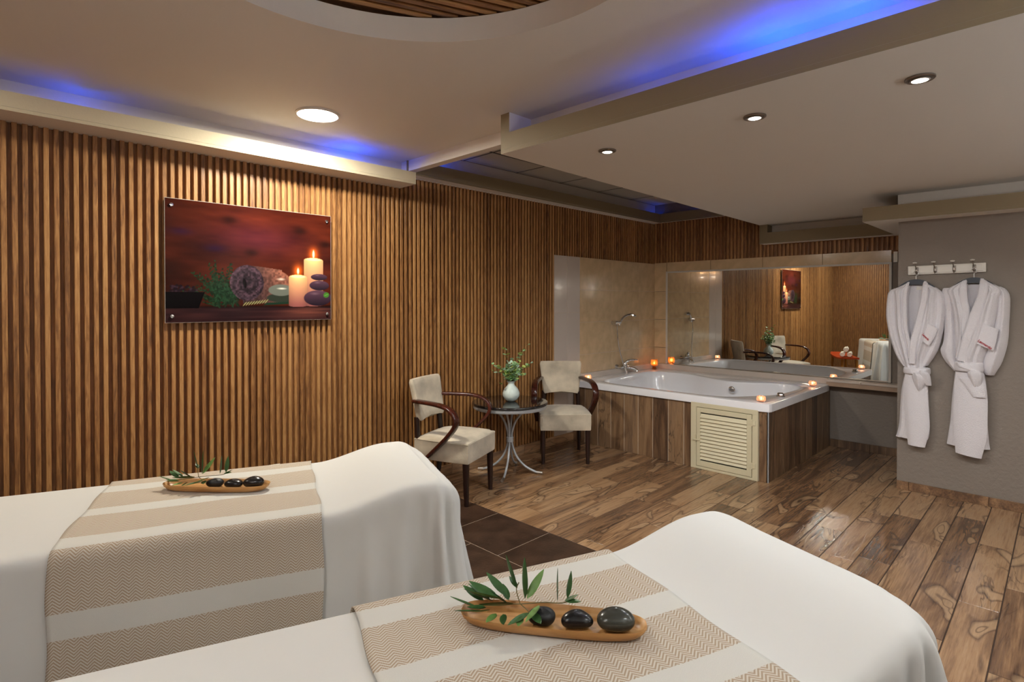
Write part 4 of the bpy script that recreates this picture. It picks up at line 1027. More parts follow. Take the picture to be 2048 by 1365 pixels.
    for q in path:
        for k in range(nu + 1):
            s = lerp(rs0, rs1, k / nu)
            if 0.03 < q < WB - 0.03:
                t = far - q; z = ztop(s, bump) + lift; 
                z += 0.002 * math.sin(s * 14 + q * 6) * math.sin(q * 9)
            else:
                if q <= 0.03: d = 0.03 - q; sg = 1; ed = far
                else: d = q - (WB - 0.03); sg = -1; ed = near
                rr_ = r
                if d < rr_ * PI / 2: off = rr_ * math.sin(d / rr_) - rr_; dr_ = rr_ * (1 - math.cos(d / rr_))
                else: off = 0.035 * sm((d - rr_ * PI / 2) / .6); dr_ = rr_ + d - rr_ * PI / 2
                off += lift + 0.004 * math.sin(s * 11 + 1) * sm(dr_ / .3) + 0.003 * sm(dr_ / .2)
                zt = ztop(s, bump) + lift; t = ed + sg * off; z = zt - dr_
                z = max(z, 0.02)
            edg = 0.0035 * math.sin(q * 21 + (0 if k < nu / 2 else 2)) * (abs(2 * k / nu - 1) ** 8)
            verts.append((s + edg, t, z)); uvs.append((s - rs0, q))
    fs_ = []
    w1 = nu + 1
    for j in range(len(path) - 1):
        for k in range(nu): fs_.append((j * w1 + k, (j + 1) * w1 + k, (j + 1) * w1 + k + 1, j * w1 + k + 1))
    me = bpy.data.meshes.new('bed_runner'); me.from_pydata(verts, [], fs_); me.update()
    uvl = me.uv_layers.new(name='UVMap')
    for l in me.loops: uvl.data[l.index].uv = uvs[l.vertex_index]
    me.materials.append(m_)
    ro_ = link_obj('bed_runner', me, None, None, True, (base[0], base[1], 0), (0, 0, a)); tag(ro_, lab['runner'], 'cloth', 'herringbone runners over the beds')
    md = ro_.modifiers.new('thick', 'SOLIDIFY'); md.thickness = 0.003; md.offset = 1
    return a
LA = dict(table='massage table under the white sheet nearest the slatted wall', sheet='white sheet draped over the massage table nearest the slatted wall', runner='beige and white herringbone runner on the bed nearest the slatted wall')
LB = dict(table='massage table under the white sheet in the foreground', sheet='white sheet draped over the foreground massage table', runner='beige and white herringbone runner on the foreground bed')
BA, BB = (0.887, 1.767), (1.339, 0.951)
build_bed(BA, -22, 1, 0.062, LA, (0.004, 0.034, 0.030, 0.010), -0.76, -0.015, 0.257, 0.13, 4, 1)
build_bed(BB, -20, -1, 0.062, LB, (0.006, 0.070, 0.040, 0.030), -0.722, -0.005, 0.229, 0.085, 9, 1, (0.24, 0.10))

# ------------------------------------------------------------ trays, stones, olive sprigs
def tray(label, x, y, z, rot):
    bm = bmesh.new(); L2, W2 = 0.203, 0.050; n_ = 40
    def outline(k):   # long rounded outline
        out = []
        for i in range(n_):
            a = 2 * PI * i / n_; cx = math.copysign(abs(math.cos(a)) ** 0.55, math.cos(a)); cy = math.copysign(abs(math.sin(a)) ** 0.72, math.sin(a)); out.append((cx * (L2 - (1 - k) * .030), cy * W2 * (0.70 + 0.30 * k)))
        return out
    levels = [(0.05, 0.0, 1.0), (0.45, 0.004, 1), (0.85, 0.014, 1), (1.0, 0.023, 1), (0.985, 0.025, 1), (0.93, 0.0245, 1), (0.68, 0.015, 1), (0.35, 0.0085, 1), (0.10, 0.0070, 0.9), (0.10, 0.0070, 0.5)]
    rows = []
    for k, zz, s in levels: rows.append([bm.verts.new((p[0] * s, p[1] * s, zz)) for p in outline(k)])
    for a_, b__ in zip(rows[:-1], rows[1:]):
        for i in range(n_): bm.faces.new((a_[i], a_[(i + 1) % n_], b__[(i + 1) % n_], b__[i]))
    bm.faces.new(list(reversed(rows[0]))); bm.faces.new(rows[-1])
    o = bm_obj('serving_tray', bm, 'tray', None, True, (x, y, z), (0, 0, rot)); return tag(o, label, 'tray', 'wooden boat trays on the bed runners')
def pebble(label, x, y, z, rx, ry, rz, rot, mat, seed, tri=0.0, grp='hot stones on the trays'):
    bm = bmesh.new(); bmesh.ops.create_icosphere(bm, subdivisions=4, radius=1)
    for v in bm.verts:
        p = v.co; a = math.atan2(p.y, p.x); k = 1 + 0.05 * math.sin(2 * a + seed) + tri * math.cos(3 * a + seed) + 0.02 * math.sin(3 * p.z + seed)
        x_, y_ = math.copysign(abs(p.x) ** 0.9, p.x), math.copysign(abs(p.y) ** 0.9, p.y)
        p.x, p.y, p.z = x_ * rx * k, y_ * ry * k, math.copysign(abs(p.z) ** 0.92, p.z) * rz * (1 + 0.08 * math.cos(a - seed))
    o = bm_obj('massage_stone', bm, mat, None, True, (x, y, z + rz), (0, 0, rot)); return tag(o, label, 'stone', grp)
oll = [leaf_mesh('leaf', 0.064, 0.0165, k, 0.25, 0.10) for k in ('leaf', 'leaf2')] + [leaf_mesh('leaf', 0.046, 0.018, k, 0.25, 0.15) for k in ('leaf', 'leaf2')]
# leaf list in the tray's own frame as seen in the photo: (x along tray, y across, z, azimuth, elevation, roll, scale, kind)
def sprig(label, x, y, z, rot, leaves, stems):
    t = thing('olive_sprig', label, 'sprig', (x, y, z), rot, 'olive sprigs on the trays')
    for s in stems: tube('stem', catmull(s, 5), 0.0012, 'stem', t, 5)
    for lx, ly, lz, az, el, rl, sc, kd in leaves:
        o = bpy.data.objects.new('leaf', oll[kd]); COL.objects.link(o); o.parent = t
        o.location = (lx, ly, lz); o.rotation_euler = Euler((R(rl), R(-max(el, -6)), R(az))); o.scale = (sc,) * 3
    return t
ST = [[(-0.18, 0.0, 0.03), (-0.12, 0.01, 0.035), (-0.07, 0.0, 0.045), (-0.02, 0.005, 0.05), (0.025, 0.0, 0.056), (0.05, 0.01, 0.068)],
      [(-0.07, 0.0, 0.045), (-0.08, 0.01, 0.07), (-0.075, 0.015, 0.085)], [(-0.07, 0.0, 0.045), (-0.05, -0.01, 0.035), (-0.04, -0.02, 0.025)]]
LV = [(-0.165, -0.01, 0.034, 172, 6, 20, 1.05, 0), (-0.155, 0.01, 0.040, 150, 8, -20, 1.0, 0), (-0.140, 0.012, 0.042, 158, 12, 10, 1.0, 0), (-0.145, -0.01, 0.036, 195, -4, 0, 0.9, 2),
      (-0.135, -0.015, 0.034, 215, 0, 30, 0.95, 3), (-0.12, -0.02, 0.030, 250, -10, 0, 0.9, 3), (-0.105, -0.02, 0.030, 285, -18, 20, 0.9, 2), (-0.095, 0.0, 0.042, 160, 10, 50, 1.2, 0),
      (-0.085, 0.0, 0.045, 200, -2, 40, 1.2, 0), (-0.080, 0.012, 0.072, 160, 62, 60, 1.15, 0), (-0.078, 0.012, 0.074, 140, 20, 0, 0.7, 2), (-0.060, 0.005, 0.055, 140, 82, 80, 1.35, 0),
      (-0.055, 0.0, 0.058, 40, 48, 30, 1.1, 1), (-0.050, -0.012, 0.034, 235, -12, 0, 1.0, 0), (-0.040, -0.015, 0.036, 300, -22, 10, 1.0, 2), (-0.028, 0.0, 0.046, 255, -20, 20, 1.1, 1),
      (0.012, 0.002, 0.058, 120, 78, 70, 1.05, 0), (0.034, 0.004, 0.064, 60, 84, 80, 0.95, 0), (0.028, 0.0, 0.060, 20, 12, 0, 0.7, 2), (0.030, 0.002, 0.060, 340, 4, 10, 0.8, 2), (-0.10, 0.02, 0.040, 120, 20, 0, 0.9, 2), (-0.13, 0.0, 0.046, 178, 10, 30, 1.15, 0), (-0.12, 0.005, 0.050, 165, 14, -25, 1.2, 0), (-0.11, 0.0, 0.052, 190, 8, 35, 1.15, 1), (-0.15, -0.02, 0.034, 205, 2, 20, 1.0, 0), (-0.085, -0.01, 0.048, 210, 4, 30, 1.2, 0), (-0.10, 0.01, 0.055, 150, 24, -20, 1.1, 0), (-0.065, -0.02, 0.030, 270, -8, 0, .9, 3)]
ZB = 0.7585
ang_b = R(-54.5); tbx_, tby_ = 0.918, 0.792
tray('shallow wooden boat tray with three black stones on the foreground bed', tbx_, tby_, ZB, ang_b)
def along(cx, cy, ang, d, e=0): return cx + math.cos(ang) * d - math.sin(ang) * e, cy + math.sin(ang) * d + math.cos(ang) * e
for lb, d, e, r3, rt, mt, sd, tri in (('matt black oval stone beside the olive leaves, foreground tray', -0.022, -0.004, (0.029, 0.023, 0.0175), 0, 'stone_matt', 0.5, 0.0),
                           ('glossy black triangular stone in the middle of the foreground tray', 0.055, -0.002, (0.032, 0.024, 0.017), 0.3, 'stone', 2.2, 0.10),
                           ('large dark grey stone at the right end of the foreground tray', 0.137, 0.0, (0.038, 0.029, 0.0225), 0.1, 'stone_grey', 1.2, 0.03)):
    px_, py_ = along(tbx_, tby_, ang_b, d, e); pebble(lb, px_, py_, ZB + 0.0065, *r3, ang_b + rt, mt, sd, tri)
sprig('olive sprig lying on the left end of the foreground tray', tbx_, tby_, ZB, ang_b, LV, ST)
ang_a = R(-47.5); tax, tay = 0.700, 2.283
tray('shallow wooden boat tray on the bed nearest the slatted wall', tax, tay, ZB, ang_a)
for lb, d, e, r3, rt, mt, sd, tri in (('matt black stone beside the olive leaves, tray nearest the slatted wall', -0.008, 0.002, (0.030, 0.022, 0.0165), 0, 'stone_matt', 0.5, 0.0),
                           ('shiny black stone in the middle of the tray nearest the slatted wall', 0.068, 0.0, (0.032, 0.024, 0.016), 0.1, 'stone', 2.2, 0.05),
                           ('largest black stone at the right end of the tray nearest the slatted wall', 0.143, 0.002, (0.035, 0.026, 0.021), 0.1, 'stone', 1.2, 0.03)):
    px_, py_ = along(tax, tay, ang_a, d, e); pebble(lb, px_, py_, ZB + 0.0065, *r3, ang_a + rt, mt, sd, tri)
sprig('olive sprig lying on the tray nearest the slatted wall', tax, tay, ZB, ang_a, LV[:1] + LV[1:12:1] + LV[12:17] + LV[17:20], ST)

# ------------------------------------------------------------ robe rail and robes
RZ = -PI / 2
def local(name, label, cat, z, grp=None): return thing(name, label, cat, (XD, 0.9, z), RZ, grp)
rail = local('coat_rail', 'white painted wooden wall rail with four metal hooks', 'coat rail', 0)
bm = bmesh.new(); bm_box(bm, (-0.232, -0.018, -0.034), (0.232, -0.0005, 0.034), 0.004, 2)
bd_ = bm_obj('board', bm, 'white', rail, loc=(0.257, 0, 1.717), rot=(0, R(-0.9), 0))
bm = bmesh.new(); bm_box(bm, (-0.216, -0.0215, -0.024), (0.216, -0.0175, 0.024), 0.002, 1); bm_obj('raised_panel', bm, 'white', bd_)
for i, hx in enumerate((0.083, 0.197, 0.310, 0.424)):
    hz = 1.718 + (hx - 0.25) * 0.016
    bm = bmesh.new(); bm_box(bm, (-0.010, -0.024, -0.022), (0.010, -0.0205, 0.022), 0.004, 2)
    h = bm_obj('hook', bm, 'darksteel', rail, loc=(hx, 0, hz))
    tube('upper_arm', catmull([(0, -0.022, 0.008), (-0.003, -0.045, 0.022), (-0.006, -0.062, 0.048)], 5), 0.0035, 'darksteel', h, 8)
    lathe('porcelain_knob', [(0.004, 0), (0.012, 0.002), (0.015, 0.006), (0.013, 0.010), (0, 0.012)], 'white', h, 16, (-0.006, -0.063, 0.048))
    tube('lower_arm', catmull([(0, -0.022, -0.012), (0.0, -0.034, -0.028), (0.0, -0.048, -0.026), (0.0, -0.054, -0.012)], 5), 0.0035, 'darksteel', h, 8)
    lathe('screw', [(0.0, 0.002), (0.003, 0.001), (0.0035, 0)], 'steel', h, 10, (0, -0.0245, 0.006), (R(90), 0, 0))

def interp_rows(rows, n=26):
    """rows: (z, xl, xr, D, y0) from top to bottom -> smooth"""
    P = [Vector((r[1], r[2], r[0])) for r in rows]; Q = [Vector((r[3], r[4], 0)) for r in rows]
    m = max(2, n // (len(rows) - 1)); a = catmull(P, m); b = catmull(Q, m)
    return [(p.z, p.x, p.y, max(0.004, q.x), q.y) for p, q in zip(a, b)]
def pillow(name, rows, m, parent, fold=0.004, freq=3.0, seed=0, n=26, nu=30, fold_grow=0.0, pw=0.5):
    rws = interp_rows(rows, n); vs, fs = [], []; rr = random.Random(seed); ph = [rr.uniform(0, 6.28) for _ in range(4)]
    nb = 6; per = nu + 1 + nb
    for ri_, (z, xl, xr, D, y0) in enumerate(rws):
        k = ri_ / (len(rws) - 1)
        for i in range(nu + 1):
            u = i / nu; x = lerp(xl, xr, u); am = fold * (1 + fold_grow * k)
            f = math.sin(u * 2 * PI * freq + ph[0] + 1.2 * k) + 0.6 * math.sin(u * 2 * PI * freq * 1.9 + ph[1] - 2 * k) + 0.3 * math.sin(k * 7 + ph[2])
            y = y0 - D * (math.sin(PI * u) ** pw if 0 < u < 1 else 0) - am * f * math.sin(PI * u) ** 0.5 * 0.7 if 0 < u < 1 else y0
            vs.append((x, y, z))
        for i in range(nb):
            u = 1 - (i + 1) / (nb + 1); vs.append((lerp(xl, xr, u), y0 + 0.004, z))
    for r_ in range(len(rws) - 1):
        for i in range(per): j = (i + 1) % per; fs.append((r_ * per + i, r_ * per + j, (r_ + 1) * per + j, (r_ + 1) * per + i))
    fs.append(tuple(range(per))); fs.append(tuple(reversed(range((len(rws) - 1) * per, len(rws) * per))))
    bm = bmesh.new(); vv = [bm.verts.new(v) for v in vs]
    for f in fs: bm.faces.new([vv[i] for i in f])
    return bm_obj(name, bm, m, parent, True)
def strip(name, left, right, y, m, parent, th=0.006, n=6, ribs=0, bulge=0.0):
    """a cloth band between two polylines (x,z), standing at depth y(k) with thickness"""
    A_ = catmull([(p[0], 0, p[1]) for p in left], n); B_ = catmull([(p[0], 0, p[1]) for p in right], n); L_ = min(len(A_), len(B_)); nu = 16
    vs, fs = [], []
    for k in range(L_):
        f = k / (L_ - 1); yy = y(f) if callable(y) else y
        for i in range(nu + 1):
            u = i / nu; p = A_[k].lerp(B_[k], u); r = 0.0012 * abs(math.sin(u * PI * ribs)) if ribs else 0
            vs.append((p.x, yy - th * (min(1, 6 * u, 6 * (1 - u))) - r - bulge * math.sin(PI * u), p.z))
        for i in range(nu + 1):
            u = 1 - i / nu; p = A_[k].lerp(B_[k], u); vs.append((p.x, yy + 0.002, p.z))
    per = 2 * (nu + 1)
    for k in range(L_ - 1):
        for i in range(per): j = (i + 1) % per; fs.append((k * per + i, k * per + j, (k + 1) * per + j, (k + 1) * per + i))
    fs.append(tuple(range(per))); fs.append(tuple(reversed(range((L_ - 1) * per, L_ * per))))
    bm = bmesh.new(); vv = [bm.verts.new(v) for v in vs]
    for f in fs: bm.faces.new([vv[i] for i in f])
    return bm_obj(name, bm, m, parent, True)
def hanger(label, cx, z, hookx, hz):
    t = local('clothes_hanger', label, 'hanger', 0, 'black hangers holding the robes')
    left = [(cx - 0.115, z - 0.062), (cx - 0.085, z - 0.036), (cx - 0.045, z - 0.012), (cx, z - 0.004), (cx + 0.045, z - 0.012), (cx + 0.085, z - 0.036), (cx + 0.115, z - 0.062)]
    A_ = catmull([(p[0], -0.060, p[1]) for p in left], 6)
    vs, fs = [], []
    for p in A_:
        h_ = 0.040
        for dy, dz in ((-0.008, 0), (0.008, 0), (0.010, -h_), (-0.010, -h_)): vs.append((p.x, p.y + dy, p.z + dz))
    for k in range(len(A_) - 1):
        for i in range(4): j = (i + 1) % 4; fs.append((k * 4 + i, k * 4 + j, (k + 1) * 4 + j, (k + 1) * 4 + i))
    fs.append((0, 1, 2, 3)); fs.append(tuple((len(A_) - 1) * 4 + q for q in (3, 2, 1, 0)))
    bm = bmesh.new(); vv = [bm.verts.new(v) for v in vs]
    for f in fs: bm.faces.new([vv[i] for i in f])
    bm_obj('shoulder_bar', bm, 'blackplastic', t, False)
    tube('hanger_hook', catmull([(cx, -0.060, z - 0.006), (cx, -0.058, z + 0.025), (hookx + 0.012, -0.050, hz - 0.02), (hookx + 0.014, -0.046, hz), (hookx, -0.044, hz + 0.014), (hookx - 0.016, -0.044, hz)], 6), 0.0022, 'steel', t, 8)
hanger('black hanger holding the left robe', 0.085, 1.648, 0.083, 1.697)
hanger('black hanger holding the right robe', 0.427, 1.652, 0.424, 1.704)
T_ = 'terry'
# left robe
r1 = local('bathrobe', 'white terry bathrobe hanging left, red lettering partly folded away', 'bathrobe', 0, 'white bathrobes on the wall rail')
pillow('back_panel', [(1.600, 0.028, 0.146, 0.010, -0.028), (1.50, -0.03, 0.18, 0.012, -0.022), (1.3, -0.04, 0.20, 0.012, -0.018), (1.1, 0.0, 0.16, 0.012, -0.018), (0.97, 0.02, 0.14, 0.012, -0.02)], T_, r1, 0.001, 2, 1)
pillow('sleeve', [(1.577, -0.058, -0.040, 0.020, -0.030), (1.555, -0.092, -0.020, 0.045, -0.030), (1.505, -0.106, -0.035, 0.055, -0.026), (1.364, -0.113, -0.035, 0.062, -0.022), (1.233, -0.095, -0.018, 0.062, -0.022), (1.12, -0.068, 0.008, 0.055, -0.022), (1.03, -0.036, 0.030, 0.045, -0.022), (0.972, 0.002, 0.036, 0.030, -0.024)], T_, r1, 0.005, 1.4, 2)
pillow('sleeve', [(1.580, 0.185, 0.203, 0.020, -0.030), (1.557, 0.17, 0.231, 0.045, -0.030), (1.51, 0.185, 0.264, 0.055, -0.026), (1.396, 0.195, 0.266, 0.062, -0.022), (1.234, 0.180, 0.246, 0.066, -0.022), (1.10, 0.140, 0.216, 0.060, -0.022), (0.985, 0.105, 0.158, 0.040, -0.022)], T_, r1, 0.006, 1.4, 3)
pillow('front_panel', [(1.625, 0.034, 0.046, 0.022, -0.045), (1.600, -0.005, 0.047, 0.050, -0.040), (1.560, -0.070, 0.044, 0.070, -0.034), (1.50, -0.062, 0.036, 0.080, -0.030), (1.36, -0.052, 0.036, 0.086, -0.028), (1.277, -0.048, 0.042, 0.086, -0.028), (1.162, -0.028, 0.062, 0.080, -0.028), (1.05, 0.0, 0.070, 0.070, -0.028), (0.96, 0.018, 0.085, 0.056, -0.028)], T_, r1, 0.006, 2.3, 4, fold_grow=1.0)
pillow('front_panel', [(1.625, 0.132, 0.146, 0.022, -0.045), (1.600, 0.130, 0.172, 0.050, -0.040), (1.560, 0.127, 0.228, 0.070, -0.034), (1.50, 0.122, 0.226, 0.080, -0.030), (1.33, 0.092, 0.224, 0.090, -0.028), (1.149, 0.055, 0.186, 0.088, -0.028), (1.046, 0.050, 0.150, 0.076, -0.028), (0.955, 0.050, 0.140, 0.062, -0.028)], T_, r1, 0.006, 2.6, 5, fold_grow=1.0)
strip('collar', [(0.132, 1.630), (0.131, 1.600), (0.121, 1.495), (0.091, 1.33), (0.055, 1.149), (0.048, 1.00)], [(0.150, 1.628), (0.166, 1.590), (0.164, 1.495), (0.136, 1.316), (0.103, 1.150), (0.090, 1.00)], lambda f: -0.060 - 0.052 * sm(f * 3) + 0.014 * sm((f - .75) * 4), T_, r1, 0.007, 6, 3)
strip('collar', [(0.030, 1.628), (0.020, 1.590), (0.008, 1.496), (0.012, 1.30), (0.036, 1.155), (0.045, 1.04)], [(0.046, 1.630), (0.045, 1.602), (0.036, 1.496), (0.042, 1.28), (0.064, 1.150), (0.072, 1.04)], lambda f: -0.060 - 0.046 * sm(f * 3) + 0.012 * sm((f - .75) * 4), T_, r1, 0.006, 6, 2)
pillow('skirt', [(0.955, 0.022, 0.158, 0.060, -0.022), (0.90, 0.010, 0.162, 0.062, -0.022), (0.782, -0.010, 0.160, 0.056, -0.020), (0.65, -0.018, 0.166, 0.05, -0.018), (0.52, -0.024, 0.171, 0.048, -0.016), (0.44, -0.038, 0.165, 0.044, -0.016), (0.415, -0.046, 0.155, 0.040, -0.016)], T_, r1, 0.005, 3.1, 6, fold_grow=0.5)
strip('skirt_flap', [(0.026, 0.93), (0.012, 0.824), (0.020, 0.65), (0.028, 0.50), (0.042, 0.372)], [(0.156, 0.93), (0.161, 0.80), (0.169, 0.65), (0.174, 0.50), (0.148, 0.366)], lambda f: -0.068 + 0.008 * f, T_, r1, 0.008, 7, 0, 0.014)
strip('pocket', [(0.150, 1.322), (0.142, 1.25), (0.136, 1.180)], [(0.228, 1.272), (0.205, 1.20), (0.176, 1.142)], -0.112, T_, r1, 0.007, 6, 0, 0.008)
pillow('belt', [(0.972, 0.020, 0.155, 0.055, -0.022), (0.965, 0.006, 0.171, 0.090, -0.020), (0.943, 0.003, 0.174, 0.096, -0.020), (0.922, 0.006, 0.172, 0.090, -0.020), (0.914, 0.020, 0.160, 0.055, -0.022)], T_, r1, 0.002, 2, 7, pw=0.35)
pillow('belt_tail', [(0.955, 0.120, 0.150, 0.02, -0.108), (0.93, 0.112, 0.178, 0.030, -0.100), (0.88, 0.125, 0.186, 0.028, -0.085), (0.842, 0.150, 0.187, 0.018, -0.075)], T_, r1, 0.003, 1, 8)
pillow('belt_knot', [(0.935, 0.075, 0.115, 0.022, -0.104), (0.905, 0.070, 0.155, 0.034, -0.094), (0.85, 0.080, 0.150, 0.036, -0.078), (0.80, 0.095, 0.130, 0.022, -0.070)], T_, r1, 0.004, 1.3, 9)
tx = ngon_text('embroidery', 'Leonardo', 0.021, 'red', r1, (0.152, -0.1295, 1.205), (R(90), R(50), 0)); tx.scale = (0.72, 1, 1)
strip('neck_label', [(0.085, 1.590), (0.085, 1.562)], [(0.128, 1.592), (0.128, 1.564)], -0.040, 'white', r1, 0.002)
# right robe
r2 = local('bathrobe', 'white terry bathrobe hanging right with red lettering across its chest pocket', 'bathrobe', 0, 'white bathrobes on the wall rail')
pillow('back_panel', [(1.598, 0.372, 0.480, 0.010, -0.028), (1.50, 0.30, 0.53, 0.012, -0.022), (1.3, 0.31, 0.54, 0.012, -0.018), (1.1, 0.33, 0.48, 0.012, -0.018), (1.0, 0.34, 0.47, 0.012, -0.02)], T_, r2, 0.001, 2, 11)
pillow('sleeve', [(1.575, 0.270, 0.300, 0.020, -0.026), (1.555, 0.240, 0.315, 0.040, -0.024), (1.37, 0.255, 0.325, 0.050, -0.020), (1.185, 0.250, 0.338, 0.055, -0.020), (1.109, 0.232, 0.340, 0.055, -0.020), (1.036, 0.257, 0.342, 0.048, -0.020), (0.962, 0.312, 0.345, 0.030, -0.022)], T_, r2, 0.006, 1.4, 12)
pillow('sleeve', [(1.580, 0.545, 0.570, 0.020, -0.030), (1.557, 0.540, 0.602, 0.045, -0.028), (1.495, 0.548, 0.621, 0.056, -0.024), (1.319, 0.535, 0.617, 0.064, -0.020), (1.179, 0.505, 0.610, 0.070, -0.020), (1.049, 0.475, 0.583, 0.066, -0.020), (0.975, 0.480, 0.552, 0.050, -0.020), (0.948, 0.492, 0.540, 0.030, -0.020)], T_, r2, 0.006, 1.5, 13)
pillow('front_panel', [(1.635, 0.378, 0.390, 0.022, -0.045), (1.602, 0.325, 0.391, 0.050, -0.040), (1.557, 0.268, 0.391, 0.070, -0.034), (1.49, 0.285, 0.396, 0.078, -0.030), (1.373, 0.305, 0.415, 0.082, -0.028), (1.20, 0.318, 0.42, 0.078, -0.028), (1.05, 0.328, 0.40, 0.068, -0.028), (0.985, 0.33, 0.40, 0.055, -0.028)], T_, r2, 0.006, 2.3, 14, fold_grow=1.0)
pillow('front_panel', [(1.635, 0.462, 0.476, 0.022, -0.045), (1.602, 0.460, 0.528, 0.050, -0.042), (1.557, 0.456, 0.585, 0.072, -0.036), (1.50, 0.448, 0.572, 0.088, -0.032), (1.373, 0.409, 0.556, 0.100, -0.028), (1.20, 0.370, 0.530, 0.102, -0.028), (1.079, 0.340, 0.492, 0.092, -0.028), (1.0, 0.33, 0.475, 0.072, -0.028)], T_, r2, 0.006, 2.6, 15, fold_grow=0.8)
strip('collar', [(0.461, 1.640), (0.460, 1.60), (0.448, 1.506), (0.407, 1.373), (0.366, 1.20), (0.336, 1.05)], [(0.480, 1.638), (0.512, 1.596), (0.500, 1.494), (0.458, 1.32), (0.418, 1.19), (0.388, 1.035)], lambda f: -0.062 - 0.062 * sm(f * 3) + 0.020 * sm((f - .75) * 4), T_, r2, 0.007, 6, 4)
strip('collar', [(0.372, 1.636), (0.350, 1.60), (0.350, 1.50), (0.362, 1.38), (0.345, 1.20), (0.328, 1.06)], [(0.390, 1.636), (0.390, 1.60), (0.396, 1.50), (0.412, 1.373), (0.378, 1.20), (0.345, 1.06)], lambda f: -0.060 - 0.044 * sm(f * 3) + 0.012 * sm((f - .75) * 4), T_, r2, 0.006, 6, 3)
pillow('skirt', [(0.985, 0.325, 0.478, 0.062, -0.022), (0.93, 0.318, 0.490, 0.068, -0.022), (0.756, 0.303, 0.506, 0.060, -0.020), (0.594, 0.294, 0.506, 0.054, -0.018), (0.47, 0.280, 0.514, 0.050, -0.016), (0.412, 0.273, 0.521, 0.046, -0.016)], T_, r2, 0.005, 3.1, 16, fold_grow=0.5)
strip('skirt_flap', [(0.330, 0.96), (0.322, 0.85), (0.318, 0.65), (0.322, 0.50), (0.331, 0.366)], [(0.486, 0.96), (0.506, 0.80), (0.508, 0.65), (0.505, 0.50), (0.477, 0.347)], lambda f: -0.078 + 0.012 * f, T_, r2, 0.008, 7, 0, 0.014)
strip('skirt_pocket', [(0.345, 0.915), (0.385, 0.845), (0.42, 0.79)], [(0.470, 0.93), (0.490, 0.87), (0.500, 0.792)], -0.092, T_, r2, 0.006, 6, 0, 0.012)
strip('pocket', [(0.483, 1.322), (0.458, 1.25), (0.434, 1.183)], [(0.566, 1.278), (0.556, 1.20), (0.541, 1.130)], lambda f: -0.120 + 0.0 * f, T_, r2, 0.007, 6, 0, 0.010)
pillow('belt', [(1.040, 0.335, 0.470, 0.060, -0.022), (1.030, 0.318, 0.484, 0.100, -0.020), (1.0, 0.313, 0.488, 0.108, -0.020), (0.972, 0.316, 0.486, 0.102, -0.020), (0.962, 0.33, 0.475, 0.06, -0.022)], T_, r2, 0.002, 2, 17, pw=0.35)
pillow('belt_tail', [(1.03, 0.335, 0.370, 0.016, -0.112), (1.00, 0.350, 0.420, 0.020, -0.114), (0.975, 0.40, 0.470, 0.016, -0.112)], T_, r2, 0.002, 1, 18)
pillow('belt_knot', [(0.985, 0.405, 0.465, 0.022, -0.112), (0.955, 0.398, 0.482, 0.034, -0.104), (0.90, 0.412, 0.480, 0.036, -0.090), (0.85, 0.430, 0.468, 0.022, -0.080)], T_, r2, 0.004, 1.3, 19)
tx = ngon_text('embroidery', 'Leonardo', 0.0235, 'red', r2, (0.4915, -0.1385, 1.166), (R(90), R(37), 0))

# ------------------------------------------------------------ seen only in the mirror: bench, towels, rear wall lamps; near-wall lamps are added
bn = thing('bench', 'low red lacquered bench behind the far massage table, seen in the mirror', 'bench', (0.90, 2.93, 0), R(-24))
bm = bmesh.new(); L2 = 0.62
vsb = []
n_ = 18
for k in range(n_ + 1):
    x = -L2 + 2 * L2 * k / n_; zc = 0.455 + 0.03 * (abs(x) / L2) ** 3; wdt = 0.17 - 0.05 * (abs(x) / L2) ** 4
    vsb.append([bm.verts.new(p) for p in ((x, -wdt, zc - 0.022), (x, wdt, zc - 0.022), (x, wdt, zc + 0.008), (x, -wdt, zc + 0.008))])
for a_, b__ in zip(vsb[:-1], vsb[1:]):
    for i in range(4): bm.faces.new((a_[i], a_[(i + 1) % 4], b__[(i + 1) % 4], b__[i]))
bm.faces.new(vsb[0]); bm.faces.new(list(reversed(vsb[-1]))); bm_obj('bench_top', bm, 'bench', bn, False)
for x in (-0.48, 0.48):
    for y in (-0.11, 0.11): tube('leg', [(x, y, 0.44), (x * 1.06, y * 1.1, 0.0)], [1, 0.7], 'benchleg', bn, sq=(0.045, 0.035))
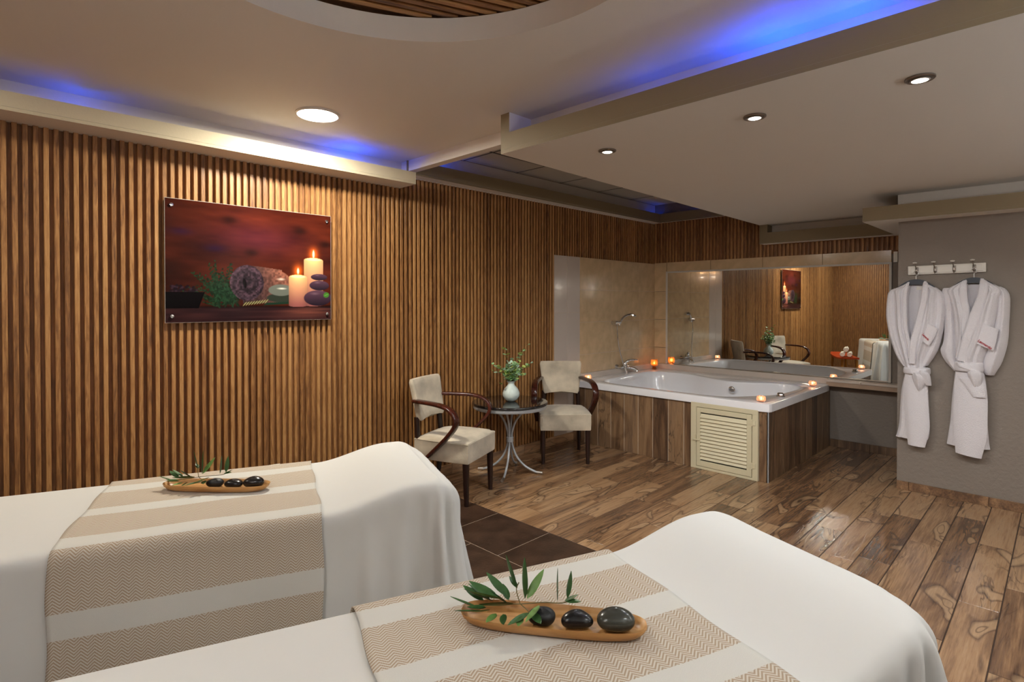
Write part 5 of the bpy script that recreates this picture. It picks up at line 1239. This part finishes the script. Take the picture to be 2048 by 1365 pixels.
def roll(label, x, y, z, rot):
    bm_pts = []; turns, r0, r1 = 3.2, 0.008, 0.047; n_ = 90; L2 = 0.14
    vs, fs = [], []
    for k in range(n_ + 1):
        a = k / n_ * turns * 2 * PI; r = lerp(r0, r1, k / n_)
        for yy in (-L2, L2):
            vs.append((r * math.cos(a), yy, r * math.sin(a)))
    for k in range(n_): fs.append((2 * k, 2 * k + 1, 2 * k + 3, 2 * k + 2))
    o = link_mesh('rolled_towel', vs, fs, 'towel', None, True, (x, y, z + r1 + .004), (0, 0, rot)); md = o.modifiers.new('t', 'SOLIDIFY'); md.thickness = 0.010
    return tag(o, label, 'towel', 'rolled towels on the bench')
tw = R(-24 - 78)
c_ = Vector((1.03, 2.87, 0)); ax = Vector((math.cos(tw), math.sin(tw), 0))
roll('rolled white towel at the bottom left of the pile on the bench', *(c_ - ax * 0.056)[:2], 0.466, tw); roll('rolled white towel at the bottom right of the pile on the bench', *(c_ + ax * 0.056)[:2], 0.466, tw); roll('rolled white towel on top of the pile on the bench', *c_[:2], 0.553, tw)
def wall_lamp(label, x, y, z, rot, up, dn):
    sc_ = thing('wall_lamp', label, 'wall lamp', (x, y, z), rot, 'up and down wall lamps')
    box('lamp_box', (0, -0.05, -0.035), (0.07, 0.05, 0.035), 'steel', sc_, 0.004)
    box('glow_panel', (0.008, -0.042, 0.036), (0.062, 0.042, 0.039), 'sconce_glow', sc_); box('glow_panel', (0.008, -0.042, -0.039), (0.062, 0.042, -0.036), 'sconce_glow', sc_)
    c = Vector((x, y, z)) + Vector((math.cos(rot) * 0.035, math.sin(rot) * 0.035, 0))
    lamp('AREA', (c.x, c.y, z + 0.042), up, COOL, 0.06, (PI, 0, 0), name='wall_lamp_light'); lamp('AREA', (c.x, c.y, z - 0.042), dn, COOL, 0.06, name='wall_lamp_light')
wall_lamp('up and down wall lamp on the rear slatted wall, reflected left in the mirror', XBACK + 0.013, 0.66, 2.16, 0, 13, 3)
wall_lamp('up and down wall lamp on the rear slatted wall, reflected right in the mirror', XBACK + 0.013, 0.98, 2.16, 0, 13, 3)
for i, (x, up) in enumerate(((0.35, 26), (1.75, 26), (3.05, 30), (4.35, 16))):  # unseen lamps added to brighten the ceiling and lowered panel
    wall_lamp(('first', 'second', 'third', 'fourth')[i] + ' up and down lamp from the left on the wall beside the camera', x, YR, 1.75, PI / 2, up, 3)
